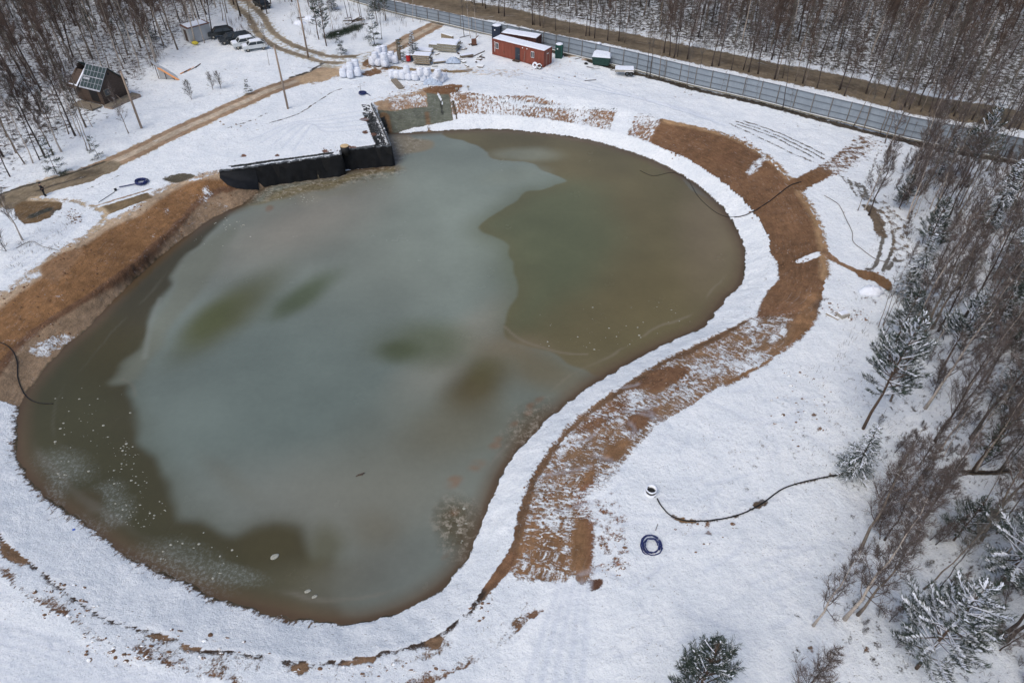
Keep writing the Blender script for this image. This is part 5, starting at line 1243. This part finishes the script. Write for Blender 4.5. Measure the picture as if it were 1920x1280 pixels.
w = MB(); planks(w, 0, .05, 0, Ln, .3, He-.05); w.build('side_wall', M['wood_dark'], hs)
w = MB(); planks(w, Wd, .05, Wd, Ln, .3, He-.05); w.build('side_wall', M['wood_dark'], hs)
w = MB(); planks(w, 0, Ln, Wd, Ln, .3, He, top=lambda t: He+(Ha-He)*(1-abs(2*t-1))-.08); w.build('gable_wall', M['wood_dark'], hs)
MB().box((-.04, 1.6, 1.5), (.05, 1.7, 1.8)).build('opening', M['black_matt'], hs)
wn_ = MB().box((1.0, -.05, 1.9), (1.0, .06, 1.0)).build('window', M['wood_grey'], hs); MB().box((1.0, -.09, 1.9), (.8, .03, .8)).build('pane', M['glass'], wn_)
MB().box((Wd*.5, -.05, 4.2), (.3, .04, .3)).build('vent', M['black_matt'], hs)
sl_a = math.atan2(Ha-He, Wd/2); SL = math.hypot(Ha-He, Wd/2)+.35
def roof_part(side, y0, y1, name):
    x0 = -.3 if side < 0 else Wd+.3; cx = Wd/2+side*(Wd/4+.12); cz = (He+Ha)/2-.1
    r = MB().box((cx, (y0+y1)/2, cz), (SL, y1-y0, .06), 0, 0, sl_a*side).build('roof', M['roof_green'], hs); return r, cx, cz
r1, cx, cz = roof_part(-1, -.35, 4.0, 'roof'); r2, cx2, cz2 = roof_part(1, -.35, Ln+.3, 'roof')
bt = MB(); sd = -1; nrm = Vector((-math.sin(sl_a), 0, math.cos(sl_a)))
for k in range(7):
    y = -.3+4.2*k/6; bt.box((cx+nrm.x*.05, y, cz+nrm.z*.05), (SL, (.05, .04, .07, .03, .06, .04, .16)[k], .05), 0, 0, -sl_a)
for k in range(5):
    q = (k/4-.5)*SL*.97; bt.box((cx+q*math.cos(sl_a)+nrm.x*.09, 1.8, cz+q*math.sin(sl_a)+nrm.z*.09), ((.22, .05, .14, .05, .1)[k], 4.3, .05), 0, 0, -sl_a)
bt.box((cx-.35*math.cos(sl_a)+nrm.x*.12, 2.9, cz-.35*math.sin(sl_a)+nrm.z*.12), (.3, 1.3, .04), 0, 0, -sl_a)
bt.build('snow_strip', M['dirty_snow'], r1)
lo = MB().box((cx-.45, 5.2, cz-.55), (SL*.85, 2.1, .07), 0, 0, -sl_a*.8).build('broken_roof', M['wood_dark'], hs)
MB().box((cx-.45+nrm.x*.07+.2, 4.3, cz-.55+.24), (SL*.8, .28, .06), 0, 0, -sl_a*.8).box((cx-1.3, 5.2, cz-1.1), (.14, 2.1, .06), 0, 0, -sl_a*.8).build('snow_strip', M['snow'], lo)
dk = MB()
for k in range(10): dk.box((Wd*.5, -.2-k*.17, .42), (Wd+.9, .15, .08))
dk.build('deck', M['wood_grey'], hs)
dk = MB().box((Wd*.5, -1.88, .22), (Wd+.9, .06, .42)).box((-.42, -1, .22), (.06, 1.7, .42)).build('deck_skirt', M['wood_pole'], hs)
lt = MB()
for k in range(9): lt.box((-.3-k*.2, 2.6, .25), (.17, 4.4, .1+.02*(k % 3)))
lt.build('platform', M['wood_grey'], hs)
for x, y in ((-1.95, .5), (-1.95, 4.6)): MB().tube([(x, y, 0), (x, y, 1.1)], .07, 6).build('post', M['wood_dark'], hs)
stick('fallen_pole', (232,196), (196,176), .6, 2.2, .05, 'wood_pole', 'thin pale pole leaning across the gable of the derelict house', 'pole')
# leaning panel shelter
g = G(312, 152); o = empty('panel_shelter', (g.x, g.y, 0), .15, 'snow covered sloping wooden panel with fresh orange boards at its edge, right of the house', 'shelter')
e1_ = G(336, 152)-g; e2_ = G(289, 119, 2.4)-g; e3_ = G(300, 128, 1.3)-g
pl = MB(); a_ = Vector((e1_.x, e1_.y, .05)); b_ = Vector((e2_.x, e2_.y, 2.4)); dpt = Vector((-1.1, 2.4, 0))
pl.add([a_, b_, b_+dpt, a_+dpt, a_+Vector((0, 0, -.08)), b_+Vector((0, 0, -.08)), b_+dpt+Vector((0, 0, -.08)), a_+dpt+Vector((0, 0, -.08))], [(0, 1, 2, 3), (7, 6, 5, 4), (0, 4, 5, 1), (1, 5, 6, 2), (2, 6, 7, 3), (3, 7, 4, 0)])
pl.build('panel', M['wood_snow'], o)
M_rot = o.matrix_world
for k in range(3):
    s_ = .16*k; MB().tube([a_+Vector((-s_, -.08, .02)), a_.lerp(b_, .75)+Vector((-s_, -.08, .02))], .06, 4).build('board', M['wood_fresh'], o)
for t_ in (.25, .6, .95): q = a_.lerp(b_, t_); MB().tube([(q.x, q.y+.1, 0), (q.x, q.y+.1, max(.2, q.z-.1))], .06, 5).build('prop', M['wood_dark'], o)
wl_ = MB(); q0 = a_.lerp(b_, .3); q1 = a_.lerp(b_, .9); wl_.add([(q0.x, q0.y+.3, 0), (q1.x, q1.y+.3, 0), (q1.x, q1.y+.3, q1.z-.2), (q0.x, q0.y+.3, q0.z-.15)], [(0, 1, 2, 3)]); wl_.build('side_wall', M['grey_wall'], o)
for k in range(5): plank((338+k*7, 139-k*3), (352+k*6, 132-k*3), .14, .1, .05, ('wood_fresh', 'wood_dark', 'wood_fresh', 'wood_snow', 'wood_dark')[k], 'board', 'loose board in the line on snow right of the sloping panel')['group'] = 'loose boards by the sloping panel'
# grey shed
a, L, ang = frame((359,82), (399,71)); o = empty('shed', (a.x, a.y, 0), ang, 'plain pale grey flat roofed shed at the edge of the wood beside the parked cars', 'shed')
MB().box((L/2, 1.3, 1.25), (L, 2.6, 2.5)).build('wall', M['grey_wall'], o); MB().box((L/2, 1.3, 2.56), (L+.2, 2.8, .12)).build('roof', M['rust'], o); MB().box((L/2, 1.3, 2.66), (L*.9, 2.4, .08), taper=.95, jit=.03).build('roof_snow', M['snow'], o)
MB().box((-.03, 1.3, 1.1), (.05, .9, 1.9)).build('door', M['wood_dark'], o)
g = G(367, 82); tag(MB().blob((0, 0, .2), (.6, .35, .3), 12, 7, .12, 3).build('sack', M['yellow'], None, True, (g.x, g.y-.2, 0)), 'yellow sack lying against the grey shed wall', 'sack')

# ------------------------------------------------------------------ cars
def make_car(L, Wc_, H, kind, paint, snow, label, px, py, rz):
    g = G(px, py); o = empty('parked_car', (g.x, g.y, 0), rz, label, 'car')
    suv = kind == 'suv'
    if suv: prof = [(-.5, .3), (-.5, .62), (-.47, .66), (-.30, .70), (-.27, .70), (.36, .70), (.47, .66), (.5, .55), (.5, .28)]; cab = [(-.29, .69), (-.18, .98), (.30, 1.0), (.44, .70)]
    else: prof = [(-.5, .28), (-.5, .52), (-.46, .58), (-.28, .64), (.34, .66), (.47, .64), (.5, .5), (.5, .27)]; cab = [(-.27, .63), (-.12, .97), (.16, 1.0), (.38, .66)]
    b = MB(); st = [(-1, .82, 0), (-.86, 1, 0), (.86, 1, 0), (1, .82, 0)]
    n = len(prof); vs = []; fs = []
    for sy, kk, _ in st:
        for x, z in prof: vs.append((x*L*(1 if abs(sy) < .9 else .965), sy*Wc_/2, (z if z > .4 else z)*H*(1 if abs(sy) < .9 else (.97 if z > .5 else 1.05))))
    for s_ in range(3):
        for i in range(n): j = (i+1) % n; fs.append((s_*n+i, s_*n+j, (s_+1)*n+j, (s_+1)*n+i))
    fs += [tuple(range(n-1, -1, -1)), tuple(3*n+i for i in range(n))]
    b.add(vs, fs); bd = b.build('body', M[paint], o)
    gm = MB(); vs = []; nc = len(cab)
    for sy in (-1, 1):
        for x, z in cab: vs.append((x*L, sy*Wc_/2*(.92 if z < .8 else .76), z*H))
    gm.add(vs, [(0, 1, 2, 3), (7, 6, 5, 4), (0, 4, 5, 1), (1, 5, 6, 2), (2, 6, 7, 3)]); gm.build('window', M['glass'], o)
    rf = MB(); r0, r1_ = cab[1], cab[2]; rf.box(((r0[0]+r1_[0])/2*L, 0, (r0[1]+r1_[1])/2*H+.03), ((r1_[0]-r0[0])*L*1.04, Wc_*.78, .07), ry=-math.atan2((r1_[1]-r0[1])*H, (r1_[0]-r0[0])*L), taper=.94); rf.build('roof', M[paint], o)
    pl = MB()
    for sy in (-1, 1):
        for i_, (p0, p1) in enumerate(((cab[0], cab[1]), (cab[3], cab[2]))): pl.tube([(p0[0]*L, sy*Wc_/2*.93, p0[1]*H), (p1[0]*L, sy*Wc_/2*.77, p1[1]*H)], .045, 4)
        mx_ = (cab[1][0]*.45+cab[2][0]*.55)*L; pl.tube([(mx_, sy*Wc_/2*.94, cab[0][1]*H), (mx_, sy*Wc_/2*.775, .98*H)], .04, 4)
    pl.build('pillar', M[paint], o)
    for x in (-.32, .31):
        for sy in (-1, 1):
            w = MB().torus((x*L, sy*(Wc_/2-.1), .33), .23, .105, 18, 8, 'Y').build('wheel', M['rubber'], o, True); MB().lathe([(0, 0), (.18, 0), (.18, .04)], 12).build('rim', M['concrete'], w); w.children[0].rotation_euler = (R(90*sy), 0, 0); w.children[0].location = (x*L, sy*(Wc_/2-.0), .33)
    for sy in (-1, 1):
        MB().box((-.492*L, sy*Wc_*.34, .5*H), (.08, .32, .14)).build('headlight', M['concrete'], o); MB().box((.492*L, sy*Wc_*.36, .54*H), (.06, .2, .2)).build('tail_light', M['red'], o); MB().box((-.2*L, sy*(Wc_/2+.08), .68*H), (.12, .16, .12)).build('mirror', M[paint], o)
    MB().box((-.497*L, 0, .42*H), (.04, .9, .12)).build('grille', M['black_matt'], o)
    if snow:
        MB().box((((cab[1][0]+cab[2][0])/2)*L, 0, H*1.0+.1), ((r1_[0]-r0[0])*L*.9, Wc_*.7, .08), taper=.88, jit=.02).build('roof_snow', M['snow'], o)
        MB().box((-.385*L, 0, H*(.69 if suv else .63)), (.17*L, Wc_*.8, .07), taper=.9, jit=.015, ry=-.05).build('bonnet_snow', M['snow'], o)
    return o
make_car(4.5, 1.85, 1.65, 'suv', 'car_black', False, 'black car parked nearest the grey shed', 416, 69, R(22))
make_car(4.4, 1.8, 1.5, 'sedan', 'car_grey', False, 'dark grey car second from the grey shed', 435, 79, R(28))
make_car(4.5, 1.85, 1.65, 'suv', 'car_black', False, 'dark car partly hidden between the grey car and the white cars', 451, 79.5, R(28))
make_car(4.5, 1.85, 1.65, 'suv', 'car_white', True, 'white snow dusted car left of the rightmost white car', 461, 88, R(28))
make_car(4.2, 1.75, 1.5, 'suv', 'car_white', True, 'white car with snow on its roof, rightmost of the parked row', 479, 93, R(25))
make_car(4.5, 1.85, 1.65, 'suv', 'car_black', False, 'lone dark car parked beside the upper road at the top edge', 492, 14, R(130))

# ------------------------------------------------------------------ hoses, coils, well, cables
def coil(px, py, r, turns, label, thick=.055, tiltx=0, seed=1, tail=None, z=.06, snow=True):
    g = G(px, py); rs = random.Random(seed); o = empty('hose_coil', (g.x, g.y, gz(g.x, g.y)+z), 0, label, 'hose'); pts = []
    for i in range(int(turns*22)):
        t = 2*math.pi*i/22; k = i/22/turns; rr = r*(1-.55*abs((k*3) % 2-1)*.8)+rs.uniform(-.04, .04)*r; pts.append((rr*math.cos(t), rr*math.sin(t)*.98, thick+k*thick*3.5+rr*math.sin(t)*tiltx+.02*math.sin(t*3)))
    MB().tube(pts, thick, 7).build('hose', M['hose_blue'], o, True)
    if tail:
        q = [Vector((pts[0][0], pts[0][1], .05))]+[Vector((*(G(x, y)-g)[:2], .05)) for x, y in tail]; c = catmull(q, False, 5); MB().tube([(a, b, .05) for a, b in c], thick, 6).build('hose_end', M['hose_blue'], o, True)
    return o
coil(680, 176, .62, 5, 'dark blue hose coil in snow above the black wall', .06, 0, 1, [(688,176),(694,180)])
coil(266, 343, .82, 6, 'large dark blue hose coil with a straight tail beside the left brown bank', .065, 0, 2, [(250,347),(236,350),(224,352)])
coil(1221, 1024, .8, 5, 'near dark blue hose coil lying in open snow below the concrete well', .045, .3, 3)
g = G(217, 357); tag(MB().box((0, 0, .12), (.32, .3, .26), .5, jit=.03).build('coupling_block', M['black_matt'], None, False, (g.x, g.y, 0)), 'small black block at the end of the large hose coil tail', 'block')
def hose(name, pts, r, mat, label, cat, z=.05):
    P = catmull([G(*p) if len(p) == 2 else G(*p) for p in pts], False, 5); g0 = P[0]; Z = terrain(P[:, 0], P[:, 1])[0]
    Z = np.maximum(Z, ZW-.02)
    o = MB().tube([(a-g0[0], b-g0[1], float(zz)+r*.8+.02) for (a, b), zz in zip(P, Z)], r, 6).build(name, M[mat], None, True, (g0[0], g0[1], 0)); return tag(o, label, cat)
hose('cable', TR, .055, 'black_matt', 'black cable running from the concrete well across snow to the wood', 'cable')
hose('cable', [(1760,880),(1815,885),(1870,885),(1935,873),(1990,860)], .05, 'black_matt', 'black cable emerging at the right edge inside the wood', 'cable')
hose('hose', [(1376,411,ZW),(1390,408,-2.2),(1410,400,-1.6),(1430,386,-1.0),(1455,368,-.5),(1480,350,-.1),(1502,342,0)], .06, 'black_matt', 'black hose running from the right shore up over the brown bank', 'hose')
hose('hose', [(1200,320,ZW),(1225,330,ZW),(1262,324,ZW),(1290,338,ZW),(1310,370,ZW),(1345,400,ZW),(1380,411,ZW)], .03, 'black_matt', 'thin dark hose lying in shallow water along the right shore', 'hose')
hose('hose', [(-20,645,-1.4),(0,650,-1.6),(25,662,-1.9),(37,685,-2.2),(37,715,-2.4),(48,742,ZW),(70,755,ZW),(100,757,ZW)], .045, 'black_matt', 'black hose curving down the left bank into the pond', 'hose')
hose('hose', [(1545,368),(1572,385),(1585,410),(1597,435),(1600,455),(1625,475),(1650,490),(1672,492)], .04, 'post', 'thin grey hose curving over snow left of the curved vehicle tracks', 'hose')
hose('hose', [(216,359),(205,366),(185,380)], .03, 'black_matt', 'thin line running from the black block down to the brown strip', 'hose')
hose('cable', [(30,465),(60,453),(80,462),(110,470)], .03, 'post', 'thin wire lying in snow beside the pale tree at the left edge', 'cable')
g = G(1220, 924); o = empty('concrete_well', (g.x, g.y, gz(g.x, g.y)), 0, 'round open concrete well ring with snow on its rim in open snow', 'well')
MB().lathe([(.47, -.2), (.47, .12), (.4, .14), (.4, .34), (.43, .36), (.43, .5), (.33, .5), (.33, .1)], 28).build('ring', M['rubber_snow'], o, True)
MB().torus((0, 0, .51), .385, .05, 28, 7).build('rim_snow', M['snow'], o, True); MB().torus((0, 0, .14), .44, .05, 28, 7).build('ledge_snow', M['snow'], o, True); MB().lathe([(0, .17), (.325, .17)], 24).build('bottom', M['black_matt'], o)

# ------------------------------------------------------------------ person standing on the wet road
def skin_tube(mb, pts, rad, n=10): mb.tube(pts, rad, n)
g = G(84, 365.5); ps = empty('person', (g.x, g.y, gz(g.x, g.y)), R(150), 'person in dark clothes and cap standing on the wet road holding something in both hands', 'person')
def skinned(name, verts, edges, radii, mat, root=0):
    me = bpy.data.meshes.new(name); me.from_pydata(verts, edges, []); me.materials.append(mat); o = bpy.data.objects.new(name, me); sc.collection.objects.link(o); o.parent = ps
    md = o.modifiers.new('skin', 'SKIN'); md.use_smooth_shade = True
    for i, r in enumerate(radii): me.skin_vertices[0].data[i].radius = r if hasattr(r, '__len__') else (r, r)
    me.skin_vertices[0].data[root].use_root = True
    o.modifiers.new('sub', 'SUBSURF').levels = 1; return o
def ensure_skin(me):
    pass
V = [(0, 0, .95), (0, 0, 1.15), (0, .02, 1.38), (0, .02, 1.5), (0, -.02, 1.58), (0, -.03, 1.7),
     (.10, 0, .9), (.12, -.02, .5), (.13, .02, .09), (.13, -.12, .03), (-.10, 0, .9), (-.13, .03, .5), (-.15, .08, .09), (-.16, -.06, .03),
     (.19, .02, 1.4), (.25, -.02, 1.14), (.09, -.27, 1.12), (.04, -.34, 1.13), (-.19, .02, 1.4), (-.25, -.02, 1.14), (-.09, -.27, 1.12), (-.04, -.34, 1.13),
     (.06, -.40, 1.15), (.04, -.42, 1.13), (.02, -.41, 1.11), (.08, -.39, 1.16), (.02, -.37, 1.17), (-.06, -.40, 1.15), (-.04, -.42, 1.13), (-.02, -.41, 1.11), (-.08, -.39, 1.16), (-.02, -.37, 1.17)]
E = [(0, 1), (1, 2), (2, 3), (3, 4), (4, 5), (0, 6), (6, 7), (7, 8), (8, 9), (0, 10), (10, 11), (11, 12), (12, 13), (2, 14), (14, 15), (15, 16), (16, 17), (2, 18), (18, 19), (19, 20), (20, 21)]+[(17, k) for k in (22, 23, 24, 25, 26)]+[(21, k) for k in (27, 28, 29, 30, 31)]
RD_ = [(.15, .11), (.14, .1), (.17, .11), .055, .085, .085, .095, .06, .045, .04, .095, .06, .045, .04, .06, .045, .03, .03, .06, .045, .03, .03]+[.009]*10
try:
    body = skinned('body', V, E, RD_, M['skin'])
    coat = skinned('jacket', V[:4]+V[14:17]+V[18:21], [(0, 1), (1, 2), (2, 3), (2, 4), (4, 5), (5, 6), (2, 7), (7, 8), (8, 9)], [(.19, .15), (.18, .14), (.2, .14), .075, .085, .07, .05, .085, .07, .05], M['cloth'])
    trs = skinned('trousers', [V[0]]+V[6:9]+V[10:13], [(0, 1), (1, 2), (2, 3), (0, 4), (4, 5), (5, 6)], [(.17, .13), .115, .08, .065, .115, .08, .065], M['cloth'])
except Exception as ex:
    print('skin failed', ex)
bt_ = MB(); bt_.box((.13, -.06, .05), (.11, .3, .12), taper=.8); bt_.box((-.15, .0, .05), (.11, .3, .12), taper=.8); bt_.build('boots', M['black_matt'], ps)
MB().blob((0, -.02, 1.72), (.108, .125, .11), 14, 8, .02, 1, -.1).box((0, -.15, 1.71), (.16, .1, .02)).build('cap', M['cloth'], ps, True)
fc = MB().blob((0, -.115, 1.63), (.015, .02, .03), 8, 5, 0).build('nose', M['skin'], ps, True)
MB().box((.035, -.105, 1.66), (.03, .01, .012)).box((-.035, -.105, 1.66), (.03, .01, .012)).build('eyes', M['black_matt'], ps)
tag(MB().box((0, 0, 0), (.2, .1, .04)).build('controller', M['black_matt'], None, False, Vector((g.x, g.y, gz(g.x, g.y)))+Matrix.Rotation(R(150), 3, 'Z') @ Vector((0, -.4, 1.16))), 'small black controller held in the hands of the standing person', 'controller')
